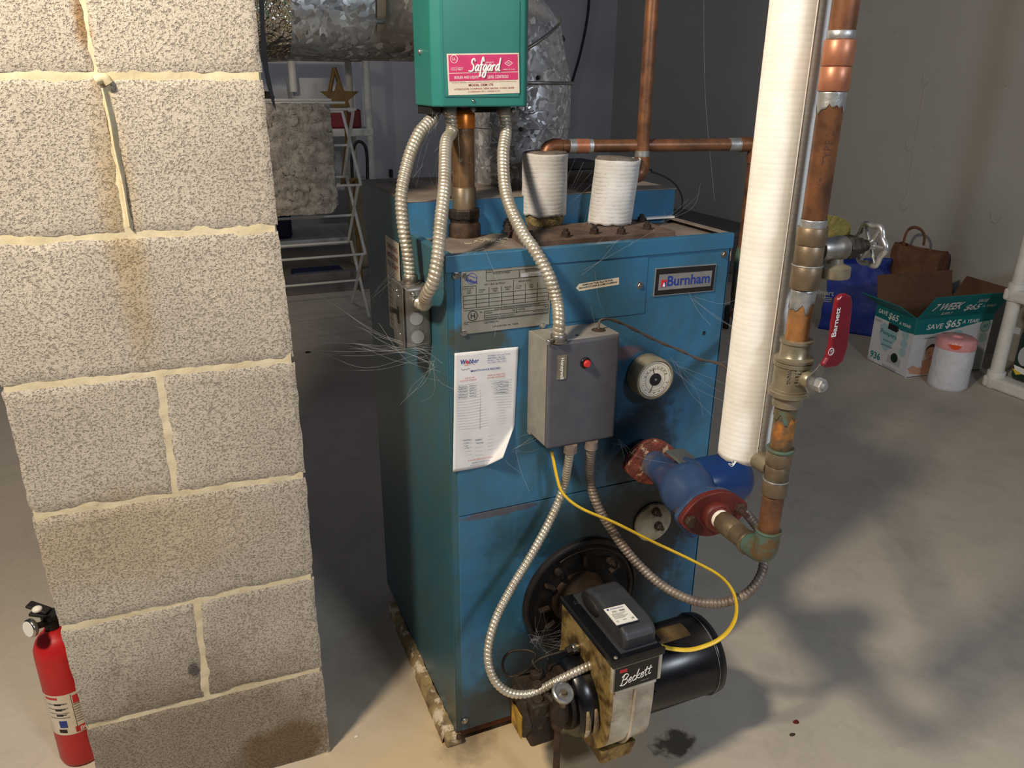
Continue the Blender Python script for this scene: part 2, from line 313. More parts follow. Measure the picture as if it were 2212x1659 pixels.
class MB:
    def __init__(s): s.v = []; s.f = []; s.sm = []
    def add(s, vs, fs, smooth=False):
        o = len(s.v); s.v += [Vector(v) for v in vs]
        for f in fs: s.f.append([i+o for i in f]); s.sm.append(smooth)
        return s
    def box(s, lo, hi, M=None):
        x0, y0, z0 = lo; x1, y1, z1 = hi
        vs = [Vector(p) for p in ((x0, y0, z0), (x1, y0, z0), (x1, y1, z0), (x0, y1, z0), (x0, y0, z1), (x1, y0, z1), (x1, y1, z1), (x0, y1, z1))]
        if M is not None: vs = [M @ v for v in vs]
        return s.add(vs, [(0, 3, 2, 1), (4, 5, 6, 7), (0, 1, 5, 4), (1, 2, 6, 5), (2, 3, 7, 6), (3, 0, 4, 7)])
    def hexa(s, vs): return s.add(vs, [(0, 3, 2, 1), (4, 5, 6, 7), (0, 1, 5, 4), (1, 2, 6, 5), (2, 3, 7, 6), (3, 0, 4, 7)])
    def lathe(s, o, ax, prof, seg=32, smooth=True, cap=True, ang=None):
        o = Vector(o); u, w, a = basis(ax); vs = []; fs = []
        for (r, h) in prof:
            for k in range(seg):
                t = 2*pi*k/seg+(ang or 0); vs.append(o+a*h+(u*math.cos(t)+w*math.sin(t))*r)
        for i in range(len(prof)-1):
            for k in range(seg):
                k2 = (k+1) % seg; fs.append((i*seg+k, i*seg+k2, (i+1)*seg+k2, (i+1)*seg+k))
        s.add(vs, fs, smooth)
        if cap:
            n = len(s.v)-len(vs)
            s.f.append([n+k for k in range(seg)][::-1]); s.sm.append(False)
            s.f.append([n+(len(prof)-1)*seg+k for k in range(seg)]); s.sm.append(False)
        return s
    def cyl(s, a, b, r, seg=32, r2=None, bev=0, smooth=True):
        a = Vector(a); b = Vector(b); L = (b-a).length; r2 = r if r2 is None else r2
        pr = [(r, 0), (r2, L)] if not bev else [(r-bev, 0), (r, bev), (r2, L-bev), (r2-bev, L)]
        return s.lathe(a, b-a, pr, seg, smooth)
    def hexn(s, c, ax, r, h): return s.lathe(c, ax, [(r, 0), (r, h*.8), (r*.88, h)], 6, False)
    def tube(s, pts, r, seg=12, smooth=True, rf=None, cap=True, flat=None):
        pts = [Vector(p) for p in pts]; n = len(pts)
        tg = [(pts[min(i+1, n-1)]-pts[max(i-1, 0)]).normalized() for i in range(n)]
        u, w, _ = basis(tg[0]); vs = []; fs = []; L = 0
        for i in range(n):
            if i:
                L += (pts[i]-pts[i-1]).length
                u = (u-tg[i]*u.dot(tg[i])).normalized()
            w = tg[i].cross(u)
            for k in range(seg):
                t = 2*pi*k/seg; rr = r if rf is None else rf(i, L, t)
                if flat: vs.append(pts[i]+u*math.cos(t)*rr*flat[0]+w*math.sin(t)*rr*flat[1])
                else: vs.append(pts[i]+(u*math.cos(t)+w*math.sin(t))*rr)
        for i in range(n-1):
            for k in range(seg):
                k2 = (k+1) % seg; fs.append((i*seg+k, i*seg+k2, (i+1)*seg+k2, (i+1)*seg+k))
        o = len(s.v); s.add(vs, fs, smooth)
        if cap:
            s.f.append([o+k for k in range(seg)][::-1]); s.sm.append(False)
            s.f.append([o+(n-1)*seg+k for k in range(seg)]); s.sm.append(False)
        return s
    def prism(s, poly, d):
        n = len(poly); d = Vector(d); vs = [Vector(p) for p in poly]+[Vector(p)+d for p in poly]
        fs = [tuple(range(n))[::-1], tuple(range(n, 2*n))]+[(i, (i+1) % n, (i+1) % n+n, i+n) for i in range(n)]
        return s.add(vs, fs)
    def ball(s, c, r, seg=20, rings=12, sc=(1, 1, 1), M=None):
        vs = []; fs = []
        for i in range(rings+1):
            a = pi*i/rings
            for k in range(seg):
                t = 2*pi*k/seg; p = Vector((math.sin(a)*math.cos(t)*r*sc[0], math.sin(a)*math.sin(t)*r*sc[1], math.cos(a)*r*sc[2]))
                vs.append(Vector(c)+(M @ p if M is not None else p))
        for i in range(rings):
            for k in range(seg):
                k2 = (k+1) % seg; fs.append((i*seg+k, (i+1)*seg+k, (i+1)*seg+k2, i*seg+k2))
        return s.add(vs, fs, True)
    def grid(s, fn, nu, nv, smooth=True):
        vs = [fn(i/nu, j/nv) for j in range(nv+1) for i in range(nu+1)]
        fs = [(j*(nu+1)+i, j*(nu+1)+i+1, (j+1)*(nu+1)+i+1, (j+1)*(nu+1)+i) for j in range(nv) for i in range(nu)]
        return s.add(vs, fs, smooth)
    def build(s, name, mat, parent=None, bevel=0, seg=2, solid=0, sub=0, **props):
        me = D.meshes.new(name); o = D.objects.new(name, me)
        if parent is not None: og = ORG[parent.name]
        else:
            xs = [v.x for v in s.v]; ys = [v.y for v in s.v]; zs = [v.z for v in s.v]
            og = Vector(((min(xs)+max(xs))/2, (min(ys)+max(ys))/2, min(zs)))
        me.from_pydata([v-og for v in s.v], [], s.f); me.materials.append(MT[mat] if isinstance(mat, str) else mat)
        me.polygons.foreach_set('use_smooth', s.sm)
        bm = bmesh.new(); bm.from_mesh(me); bmesh.ops.remove_doubles(bm, verts=bm.verts, dist=1e-6)
        bmesh.ops.recalc_face_normals(bm, faces=bm.faces)
        for e_ in bm.edges:
            if len(e_.link_faces) == 2 and e_.calc_face_angle(0) > .9: e_.smooth = False
        bm.to_mesh(me); bm.free(); me.update()
        COL.objects.link(o)
        if parent is not None: o.parent = parent
        else: o.location = og
        ORG[o.name] = og
        if solid:
            md = o.modifiers.new('thickness', 'SOLIDIFY'); md.thickness = solid; md.offset = 0
        if bevel:
            md = o.modifiers.new('edges', 'BEVEL'); md.width = bevel; md.segments = seg; md.limit_method = 'ANGLE'; md.angle_limit = .7; md.harden_normals = False
        if sub:
            md = o.modifiers.new('smooth', 'SUBSURF'); md.levels = sub; md.render_levels = sub
        for k, v in props.items(): o[k] = v
        return o
def thing(name, label, category, loc, group=None):
    o = D.objects.new(name, None); COL.objects.link(o); o.location = loc; o.empty_display_size = .05
    o['label'] = label; o['category'] = category; ORG[o.name] = Vector(loc)
    if group: o['group'] = group
    return o
def tag(o, label, category, group=None, kind=None):
    o['label'] = label; o['category'] = category
    if group: o['group'] = group
    if kind: o['kind'] = kind
    return o
def copy_part(o, off, parent=None):
    c = o.copy(); COL.objects.link(c); c.parent = parent if parent is not None else o.parent
    c.location = o.location+Vector(off); ORG[c.name] = ORG[o.name]; return c

class Plane:
    """a flat face: origin, right, up; things lie on it lifted a hair along its normal"""
    def __init__(s, o, u, v):
        s.o = Vector(o); s.u = Vector(u).normalized(); v = Vector(v); s.v = (v-s.u*v.dot(s.u)).normalized(); s.n = s.u.cross(s.v)
    def p(s, x, y, h=0): return s.o+s.u*x+s.v*y+s.n*h
    def px(s, X, Y):
        q = PP(X, Y, s.o, s.n)-s.o; return q.dot(s.u), q.dot(s.v)
    def poly(s, mb, pts, h=.0003, t=.0004): return mb.prism([s.p(x, y, h) for x, y in pts], s.n*t)
    def rect(s, mb, x0, y0, x1, y1, h=.0003, t=.0004): return s.poly(mb, [(x0, y0), (x1, y0), (x1, y1), (x0, y1)], h, t)
    def disc(s, mb, x, y, r, h=.0003, t=.0004, n=28, sy=1): return s.poly(mb, [(x+r*math.cos(2*pi*k/n), y+r*sy*math.sin(2*pi*k/n)) for k in range(n)], h, t)
    def ring(s, mb, x, y, r, w, h=.0003, t=.0004, n=32, sy=1):
        a = [(x+r*math.cos(2*pi*k/n), y+r*sy*math.sin(2*pi*k/n)) for k in range(n)]; b = [(x+(r-w)*math.cos(2*pi*k/n), y+(r-w)*sy*math.sin(2*pi*k/n)) for k in range(n)]
        for k in range(n):
            j = (k+1) % n; mb.prism([s.p(*a[k], h), s.p(*a[j], h), s.p(*b[j], h), s.p(*b[k], h)], s.n*t)
        return mb
    def line(s, mb, x0, y0, x1, y1, w, h=.0003, t=.0004):
        dx, dy = x1-x0, y1-y0; L = math.hypot(dx, dy) or 1; nx, ny = -dy/L*w/2, dx/L*w/2
        return s.poly(mb, [(x0-nx, y0-ny), (x1-nx, y1-ny), (x1+nx, y1+ny), (x0+nx, y0+ny)], h, t)
    def stroke(s, mb, pts, r, h=.0006, flat=.45):
        q = cat([Vector((x, y, 0)) for x, y in pts], 6)
        return mb.tube([s.p(v.x, v.y, h) for v in q], r, 8)
_tc = {}
def text_geo(body, bold=0.0):
    k = (body, bold)
    if k not in _tc:
        c = D.curves.new('lettering', 'FONT'); c.body = body; c.size = 1; c.fill_mode = 'FRONT'; c.offset = bold; c.resolution_u = 3
        o = D.objects.new('lettering', c); COL.objects.link(o); bpy.context.view_layer.update()
        dg = bpy.context.evaluated_depsgraph_get(); m = D.meshes.new_from_object(o.evaluated_get(dg))
        _tc[k] = ([tuple(v.co) for v in m.vertices], [tuple(p.vertices) for p in m.polygons])
        D.objects.remove(o); D.curves.remove(c); D.meshes.remove(m)
    return _tc[k]
def text(mb, pl, body, x, y, w=None, hgt=None, bold=0.0, shear=0.0, lift=.0007, rot=0, align='l'):
    """write body on the plane; (x, y) is the lower left (or centre) of its box, w / hgt its size"""
    vs, fs = text_geo(body, bold)
    if not vs: return mb
    x0 = min(v[0] for v in vs); x1 = max(v[0] for v in vs); y0 = min(v[1] for v in vs); y1 = max(v[1] for v in vs)
    if w is None: w = hgt/(y1-y0)*(x1-x0)
    if hgt is None: hgt = w/(x1-x0)*(y1-y0)
    ca, sa = math.cos(rot), math.sin(rot); out = []
    for v in vs:
        a = (v[0]-x0)/(x1-x0)*w; b = (v[1]-y0)/(y1-y0)*hgt; a += b*shear
        if align == 'c': a -= w/2
        out.append(pl.p(x+a*ca-b*sa, y+a*sa+b*ca, lift))
    return mb.add(out, fs)
def scribble(mb, pl, x, y, w, h, r, n=14, seed=1):
    rd = random.Random(seed); pts = [(x+w*i/n, y+h*(rd.random()-.3)) for i in range(n+1)]
    for a, b in zip(pts, pts[1:]): pl.line(mb, *a, *b, r)
    return mb
GL = {'S': (.72, [[(.68, .82), (.52, 1.0), (.3, .9), (.3, .66), (.52, .46), (.52, .16), (.28, 0), (-.05, .06)]]),
 'a': (.56, [[(.46, .44), (.28, .5), (.06, .24), (.2, .02), (.44, .3)], [(.48, .5), (.42, .1), (.58, .04)]]),
 'f': (.42, [[(.5, .78), (.36, 1.12), (.22, .7), (.14, -.45)], [(0, .48), (.42, .52)]]),
 'g': (.56, [[(.46, .44), (.28, .5), (.06, .24), (.2, .02), (.44, .3)], [(.48, .5), (.42, -.2), (.25, -.5), (.02, -.35), (.3, .0), (.56, .12)]]),
 'r': (.46, [[(.08, .5), (.08, .02)], [(.08, .28), (.26, .48), (.42, .44)]]),
 'd': (.6, [[(.46, .44), (.28, .5), (.06, .24), (.2, .02), (.44, .3)], [(.56, 1.05), (.46, .1), (.62, .04)]]),
 'B': (.80, [[(.2, .98), (.12, .5), (.05, .0)], [(-.05, .82), (.3, 1.05), (.68, .86), (.5, .58), (.22, .52), (.62, .46), (.66, .14), (.3, -.02), (-.1, .08)]]),
 'e': (.46, [[(.06, .2), (.36, .3), (.34, .48), (.14, .42), (.08, .16), (.22, 0), (.46, .12)]]),
 'c': (.44, [[(.38, .42), (.24, .5), (.06, .26), (.18, .02), (.44, .12)]]),
 'k': (.5, [[(.18, 1.0), (.08, .5), (.06, .0)], [(.42, .5), (.1, .26), (.3, .1), (.52, .04)]]),
 't': (.42, [[(.22, .86), (.14, .2), (.24, .02), (.42, .1)], [(-.04, .56), (.42, .62)]])}
def script(mb, pl, word, x, y, w, h, r, shear=.25, rot=0, lift=.0006):
    tot = sum(GL[ch][0] for ch in word); cx = 0; ca, sa = math.cos(rot), math.sin(rot)
    for ch in word:
        adv, sts = GL[ch]
        for st in sts:
            pp = []
            for (a, b) in st:
                X = (cx+a)/tot*w+b*h*shear; Y = b*h; pp.append((x+X*ca-Y*sa, y+X*sa+Y*ca))
            pl.stroke(mb, pp, r, lift)
        cx += adv
    return mb
def conduit(pts, r, pitch, amp=.13):
    q = resample(cat(pts, 10), pitch/8)
    return MB().tube(q, r, 16, True, lambda i, L, t: r*(1-amp+amp*abs(math.cos(pi*L/pitch+t*.5))**.7*1.6-.3*amp))

# ------------------------------------------------------------------ the setting
def plane_box(name, lo, hi, mat):
    o = MB().box(lo, hi).build(name, mat); o['kind'] = 'structure'; return o
plane_box('floor', (-3.2, -4.6, -.12), (3.3, 5.2, 0), 'floor')
plane_box('wall_right', (3.2, -4.6, 0), (3.32, 5.04, 2.4), 'wall')
plane_box('wall_back', (-3.2, 5.04, 0), (3.32, 5.16, 2.4), 'wallb')
# plaster blobs and a dribbled seam on the right wall
wp = Plane((3.2, 0, 0), (0, -1, 0), (0, 0, 1))
mb = MB()
for X, Y, r in ((2000, 168, .030), (1963, 315, .030), (1954, 440, .032), (2150, 470, .034), (2176, 175, .018), (1880, 20, .012), (2020, 318, .010), (1935, 66, .010)):
    x, y = wp.px(X, Y); n = 14
    ph = random.random()*6
    wp.poly(mb, [(x+r*(1+.35*math.sin(3*a+ph))*math.cos(a)*.7, y+r*(1+.3*math.cos(2*a+ph))*math.sin(a)) for a in [2*pi*k/n for k in range(n)]], 0, .005)
a = wp.px(2000, 172); b = wp.px(1957, 435); wp.line(mb, *a, *b, .006, 0, .003)
o = mb.build('trim_1', 'wall', bevel=.002); o['kind'] = 'structure'

# ------------------------------------------------------------------ block pillar
PO = Vector((-.2289, .0744, 0)); PU = Vector((.39978, -.01313, 0)).normalized()
pn = Vector((PU.y, -PU.x, 0))
def Pf(px, py): return PP(px, py, PO, pn)
def pc(px, py):
    q = Pf(px, py)-PO; return (q.dot(PU), q.z)
rightpx = [(714, 1622), (696, 1446), (677, 1245), (661, 1027), (636, 778), (601, 493), (567, 164)]
leftpx = [None, (186, 1575), (129, 1361), (68, 1117), (2, 842), (0, 522), (0, 165)]
R_ = [pc(*p) for p in rightpx]; R_[0] = (R_[0][0], 0.0)
Lz = [0.0]+[pc(*p)[1] for p in leftpx[1:]]
Lx = [-.4]+[pc(*p)[0] for p in leftpx[1:5]]+[-.402, -.402]; Lx[0] = Lx[1]
R_.append((R_[-1][0], R_[-1][1]+.205)); Lz.append(Lz[-1]+.205); Lx.append(-.402)
for _k in range(4): R_.append((R_[-1][0], R_[-1][1]+.203)); Lz.append(Lz[-1]+.203); Lx.append(-.402)
pil = thing('block_pillar', 'pale grey concrete block pillar with thick cream mortar joints, left of the boiler', 'pillar', (-.43, .28, 0))
pdepth = .40; rdp = random.Random(3)
def block(mb, c00, c10, c11, c01, sd):
    """one block: rough faced front, chipped edges"""
    nu, nv = 44, 24
    def fn(u, v):
        x = (c00[0]*(1-u)+c10[0]*u)*(1-v)+(c01[0]*(1-u)+c11[0]*u)*v
        z = (c00[1]*(1-u)+c10[1]*u)*(1-v)+(c01[1]*(1-u)+c11[1]*u)*v
        p = PO+PU*x+Vector((0, 0, z)); q = p*60
        e = min(u*(c10[0]-c00[0]), (1-u)*(c10[0]-c00[0]), v*(c01[1]-c00[1]), (1-v)*(c01[1]-c00[1]))
        chip = max(0, 1-e/.006)
        dx = noise.noise(q*.9+Vector((sd, 0, 0)))*.0022; dz = noise.noise(q*.9+Vector((0, sd, 9)))*.0022
        if chip > 0:
            p = p+PU*dx+Vector((0, 0, dz if c00[1] > .01 or v > .5 else 0))
        ch2 = max(0, noise.noise(p*22+Vector((sd, 3, 1)))-.25)*.006*chip
        return p+pn*(noise.noise(q*2.2)*.0007-chip*.0022-ch2)
    base = len(mb.v); mb.grid(fn, nu, nv)
    back = -pn*(pdepth-.004)
    rim = [i for i in range(nu+1)]+[(j)*(nu+1)+nu for j in range(1, nv+1)]+[nv*(nu+1)+i for i in range(nu-1, -1, -1)]+[j*(nu+1) for j in range(nv-1, 0, -1)]
    rv = [mb.v[base+i].copy() for i in rim]; o = len(mb.v)
    mb.v += [v+back for v in rv]; n = len(rim)
    for k in range(n):
        mb.f.append([base+rim[k], base+rim[(k+1) % n], o+(k+1) % n, o+k]); mb.sm.append(False)
    mb.f.append([o+k for k in range(n)]); mb.sm.append(False)
bl = MB(); g = .0048
vj = {1: ((-.207, -.2005)), 3: ((-.2025, -.2005)), 5: ((-.213, -.1950))}
vj = {}
for k, (b, tp) in {1: ((447, 1505), (425, 1305)), 3: ((378, 1062), (345, 818)), 5: ((276, 488), (228, 185))}.items(): vj[k] = (pc(*b)[0], pc(*tp)[0])
vj[7] = (vj[5][1], vj[5][1]); vj[9] = vj[7]
vj[6] = (pc(206, 160)[0], pc(178, 0)[0])
for k in range(11):
    x0b, x0t, x1b, x1t = Lx[k], Lx[k+1], R_[k][0], R_[k+1][0]
    zlb, zlt, zrb, zrt = Lz[k], Lz[k+1], R_[k][1], R_[k+1][1]
    gb = g if k else 0
    def zb(x, x0, x1, a, b): return a+(b-a)*(x-x0)/(x1-x0)
    cuts = [(x0b, x0t), (x1b, x1t)]
    gg = .0052 if k != 6 else .0022
    if k in vj:
        mid = vj[k]; segs = [((x0b, x0t), (mid[0]-gg, mid[1]-gg)), ((mid[0]+gg, mid[1]+gg), (x1b, x1t))]
    else: segs = [((x0b, x0t), (x1b, x1t))]
    for (a, b) in segs:
        c00 = (a[0], zb(a[0], x0b, x1b, zlb, zrb)+gb); c10 = (b[0], zb(b[0], x0b, x1b, zlb, zrb)+gb)
        c01 = (a[1], zb(a[1], x0t, x1t, zlt, zrt)-g); c11 = (b[1], zb(b[1], x0t, x1t, zlt, zrt)-g)
        block(bl, c00, c10, c11, c01, rdp.random()*30)
bl.build('blocks', 'block', pil)
mo = MB()
def fm(u, v):
    z = v*Lz[-1]; k = max(i for i in range(12) if Lz[i] <= z+1e-6); k = min(k, 10); f = (z-Lz[k])/(Lz[k+1]-Lz[k])
    xl = Lx[k]*(1-f)+Lx[k+1]*f; xr = R_[k][0]*(1-f)+R_[k+1][0]*f; x = xl+.003+(xr-xl-.0075)*u; p = PO+PU*x+Vector((0, 0, z))
    return p+pn*(-.0026+noise.noise(p*40)*.0018+noise.noise(p*150)*.0006)
base = 0; mo.grid(fm, 80, 420)
mo.v2 = None
o_ = MB().box((0, 0, 0), (0, 0, 0))
q0 = PO+PU*(-.396)-pn*.006; q1 = PO+PU*(-.006)-pn*.006; dd = -pn*(pdepth-.012)
mo.hexa([q0, q1, q1+dd, q0+dd]+[p+Vector((0, 0, Lz[-1]-.003)) for p in (q0, q1, q1+dd, q0+dd)])
mo.build('mortar', 'mortar', pil)
# drips of loose mortar over the upper joints
mb = MB()
mb.tube(cat([Pf(222, 190)+pn*.001, Pf(238, 260)+pn*.001, Pf(250, 330)+pn*.001, Pf(266, 400)+pn*.001, Pf(280, 488)+pn*.001], 5), .0042, 8, flat=(1, .5))
mb.tube(cat([Pf(208, 175)+pn*.002, Pf(225, 168)+pn*.003, Pf(236, 180)+pn*.002], 5), .006, 8)
mb.build('mortar_drips', 'mortar', pil)
# black strip standing out behind the pillar's right edge
strip = [(-.2200, 1.50, .16), (-.2085, 1.50, .16), (-.2085, 1.36, .16), (-.204, 1.262, .16), (-.203, 1.215, .16), (-.210, 1.255, .16), (-.2175, 1.285, .16), (-.2200, 1.36, .16)]
sp_ = [PY(x, y, .16) for x, y in ((553, -150), (566, -150), (572, 60), (580, 150), (590, 200), (597, 240), (588, 222), (576, 180), (566, 130))]
tag(MB().prism(sp_, Vector((0, .002, 0))).build('flashing_strip', 'blackm'), 'ragged black strip hanging along the upper right edge of the block pillar', 'strip')

# ------------------------------------------------------------------ fire extinguisher
ex, ey, er = -.673, .262, .040
e = thing('fire_extinguisher', 'red fire extinguisher with a white label standing on the floor left of the block pillar', 'fire extinguisher', (ex, ey, 0))
pr = [(.030, .0), (.038, .004), (er, .012), (er, .245), (.039, .258), (.034, .272), (.026, .283), (.017, .290), (.015, .296)]
MB().lathe((ex, ey, 0), (0, 0, 1), pr, 40).build('cylinder', 'extred', e)
lb = MB().lathe((ex, ey, .082), (0, 0, 1), [(er+.0004, 0), (er+.0004, .092)], 48, cap=False).build('label_band', 'cream', e, label='white printed instruction label')
mb = MB(); mr = MB(); mbl = MB(); mg = MB()
def wrapbox(m, a0, a1, z0, z1, r=er+.0008, n=8):
    vs = []; fs = []
    for i in range(n+1):
        a = a0+(a1-a0)*i/n
        for z in (z0, z1): vs.append((ex+r*math.cos(a), ey+r*math.sin(a), z))
    for i in range(n): fs.append((2*i, 2*i+2, 2*i+3, 2*i+1))
    m.add(vs, fs)
cd = math.atan2(CAM.y-ey, CAM.x-ex)   # side turned to the aisle
def redp(*a):
    m_ = MB(); wrapbox(m_, *a); m_.build('red_print', 'printr', lb)
redp(cd-.1, cd+1.1, .085, .098)
wrapbox(mbl, cd-.72, cd-.38, .100, .116)
for i in range(9): wrapbox(mg, cd+.02, cd+.55, .108+i*.0055, .1095+i*.0055)
for i in range(4): wrapbox(mg, cd-1.1, cd-.2, .122+i*.0105, .1236+i*.0105)
for i in range(3):
    z = .127+i*.0125; wrapbox(mb, cd-.75, cd-.45, z, z+.004); wrapbox(mb, cd-.6, cd-.3, z+.002, z+.0035)
redp(cd-1.15, cd-.55, .165, .170); wrapbox(mb, cd-.8, cd-.45, .088, .096); redp(cd+.05, cd+.3, .150, .168); wrapbox(mb, cd-.02, cd, .085, .172)
mbl.build('blue_print', 'printb', lb); mg.build('grey_print', 'printg', lb); mb.build('black_print', 'printk', lb)
fp = Plane((ex+(er+.001)*math.cos(cd+.28), ey+(er+.001)*math.sin(cd+.28), .086), (math.cos(cd+.28+pi/2), math.sin(cd+.28+pi/2), 0), (0, 0, 1))
text(MB(), fp, 'BC', -.008, .001, hgt=.009, bold=.02, lift=.0006).build('lettering', 'printw', lb)
vx = MB(); vx.cyl((ex, ey, .290), (ex, ey, .318), .013, 16, bev=.002); vx.cyl((ex, ey, .318), (ex, ey, .326), .016, 12)
vx.build('valve_body', 'blackm', e)
hd = Vector((math.cos(cd+.9), math.sin(cd+.9), 0))
hs = Vector((-hd.y, hd.x, 0))
def bar(a, b, w, h):
    a = Vector(a); b = Vector(b); t_ = (b-a).normalized(); s_ = t_.cross(Vector((0, 0, 1))).normalized(); u_ = s_.cross(t_)
    return MB().hexa([a-s_*w-u_*h, a+s_*w-u_*h, a+s_*w+u_*h, a-s_*w+u_*h, b-s_*w-u_*h, b+s_*w-u_*h, b+s_*w+u_*h, b-s_*w+u_*h])
c0 = Vector((ex, ey, .322))
bar(c0-hd*-.01, c0+hd*-.034+Vector((0, 0, .004)), .009, .003).build('handle', 'blackm', e, bevel=.002)
bar(c0+Vector((0, 0, .008)), c0-hd*.036+Vector((0, 0, .022)), .009, .0025).build('squeeze_lever', 'blackm', e, bevel=.002)
pg = PY(68, 1356, .225); 
MB().cyl(c0+Vector((0, 0, -.014)), pg, .006, 12).build('gauge_stem', 'blackm', e)
gd = (Vector((-.72, -.62, .15))).normalized()
ga = MB().cyl(pg-gd*.004, pg+gd*.006, .0165, 28, bev=.002).build('pressure_gauge', 'steel', e)
MB().cyl(pg+gd*.006, pg+gd*.0066, .014, 28).build('gauge_dial', 'printw', ga)
MB().ball(PY(80, 1316, .23), .0065, 14, 8, (1.3, 1.3, .8)).build('pull_pin', 'white', e)
br = MB(); pxl = -.6320
br.box((pxl-.010, ey-.014, .155), (pxl-.001, ey+.014, .300)); br.build('bracket', 'blackm', e, bevel=.002)
bb = MB(); bb.lathe((ex, ey, .196), (0, 0, 1), [(er+.0035, 0), (er+.0035, .018)], 40, cap=False)
cl = MB().box((-.005, -.008, -.010), (.006, .010, .012), Matrix.Translation((ex+.041*math.cos(cd+.65), ey+.041*math.sin(cd+.65), .205)) @ Matrix.Rotation(cd+.65, 4, 'Z'))
cl.build('clamp_buckle', 'blackm', e, bevel=.0015)

# ------------------------------------------------------------------ boiler
BW, BH, BHH, Y1, Y2, ZB, ZS = .5382, .9719, 1.0269, .191, .5285, .029, .5113
bo = thing('boiler', 'blue sheet-metal heating boiler with a dusty raised top hood standing on the floor', 'boiler', (BW/2, Y2/2, 0))
mb = MB().box((.012, .015, .0), (BW-.012, Y2-.02, ZB+.01)); mb.box((.0, .004, .012), (BW, .018, ZB-.001)); mb.build('base_frame', 'rustpaint', bo, bevel=.002)
mb = MB(); mb.box((0, 0, ZB), (.0015, Y2, BH-.02)); mb.box((0.001, 0.0006, ZB), (.016, .010, BH-.024)); mb.build('left_side_panel', 'blueside', bo, bevel=.003)
MB().box((BW-.0015, 0.001, ZB), (BW, Y2, BH-.02)).build('right_side_panel', 'blue', bo, bevel=.003)
MB().box((.002, Y2-.003, ZB), (BW-.002, Y2, BHH-.02)).build('back_panel', 'blueside', bo)
MB().box((.013, -.0008, ZS+.001), (BW-.004, .004, BH-.0245)).build('upper_front_panel', 'blue', bo, bevel=.0012)
MB().box((.013, -.0002, ZB), (BW-.004, .004, ZS-.0005)).build('lower_front_panel', 'blue', bo, bevel=.0012)
# top pan: a rim round a dusty sunken deck
mb = MB(); L_ = .026
mb.box((-.001, -.0035, BH-L_), (BW+.001, .0005, BH)); mb.box((-.001, .0005, BH-.0015), (BW+.001, .014, BH))
mb.build('top_front_lip', 'blue', bo, bevel=.0015)
mb = MB(); mb.box((-.0015, 0, BH-.055), (.0015, Y1, BH)); mb.box((.0015, .0145, BH-.0015), (.015, Y1, BH)); mb.build('left_top_rim', 'blueside', bo, bevel=.001)
mb = MB(); mb.box((BW-.0015, 0, BH-.05), (BW+.0015, Y1, BH)); mb.box((BW-.016, .0145, BH-.0015), (BW-.0015, Y1, BH)); mb.build('right_top_rim', 'dust', bo, bevel=.001)
MB().box((.003, .003, BH-.012), (BW-.003, Y1+.01, BH-.009)).build('top_deck', 'dust', bo)
# hood
mb = MB(); mb.box((-.002, Y1, BH-.012), (BW+.002, Y1+.002, BHH-.001)); mb.build('hood_front', 'blue', bo, bevel=.001)
mb = MB(); mb.box((-.0035, Y1, .945), (-.0005, Y2, BHH-.001)); mb.box((BW+.0005, Y1, .945), (BW+.0035, Y2, BHH-.001)); mb.box((-.002, Y2, .945), (BW+.002, Y2+.002, BHH-.001)); mb.build('hood_sides', 'blueside', bo, bevel=.001)
MB().box((-.0045, Y1-.001, BHH-.001), (BW+.0045, Y2+.001, BHH+.001)).build('hood_top', 'dust', bo, bevel=.0008)
# low draught cover and folded plate on the hood
a = PZ(1235, 402, BHH); 
MB().box((.335, .33, BHH), (.50, .43, BHH+.018)).build('clean_out_cover', 'dust', bo, bevel=.002)
MB().box((.345, .40, BHH+.0185), (.49, .49, BHH+.034)).build('draught_flap', 'blackm', bo, bevel=.002)
# strip of old base slab
mb = MB()
a0 = Vector((-.026, .012, 0)); a1 = Vector((-.018, .455, 0))
def fs(u, v):
    p = a0.lerp(a1, u); prof = [(0, 0), (.003, .012), (.008, .020), (.016, .024), (.026, .026)]
    i = min(int(v*4), 3); f = v*4-i; x = prof[i][0]*(1-f)+prof[i+1][0]*f; z = prof[i][1]*(1-f)+prof[i+1][1]*f
    q = p+Vector((x*(1-.3*u), 0, z)); nn = noise.noise(q*70)*.0020+noise.noise(q*28)*.003
    return q+Vector((nn*.5, 0, nn if v > .15 else 0))
mb.grid(fs, 90, 12); mb.build('base_strip', 'slab', bo)
mb = MB().box((-.022, -.004, 0), (.010, .014, .024)); mb.build('base_corner_block', 'slab', bo, bevel=.004)
mb = MB().ball((.004, -.003, .020), .006, 12, 8); mb.build('base_corner_knot', 'rust', bo)
# raised pieces of the front
FP = Plane((0, 0, 0), (1, 0, 0), (0, 0, 1))
x0, z1 = FP.px(1190, 573); x1, z0 = FP.px(1391, 676)
FP.rect(MB(), x0, z0, x1, z1, .0009, .0010).build('access_plate', 'blue', bo, bevel=.0006)
def screw(pl, X, Y, r=.0052, parent=bo, mat='steel', name='screw', h=.003):
    x, y = pl.px(X, Y); c = pl.p(x, y, .0008); m = MB().cyl(c, c+pl.n*.0012, r*1.25, 16); m.hexn(c+pl.n*.0012, pl.n, r*.95, h); return m.build(name, mat, parent)
for X, Y in ((985, 595), (1563, 549), (1003, 1556), (1381, 616)): screw(FP, X, Y)
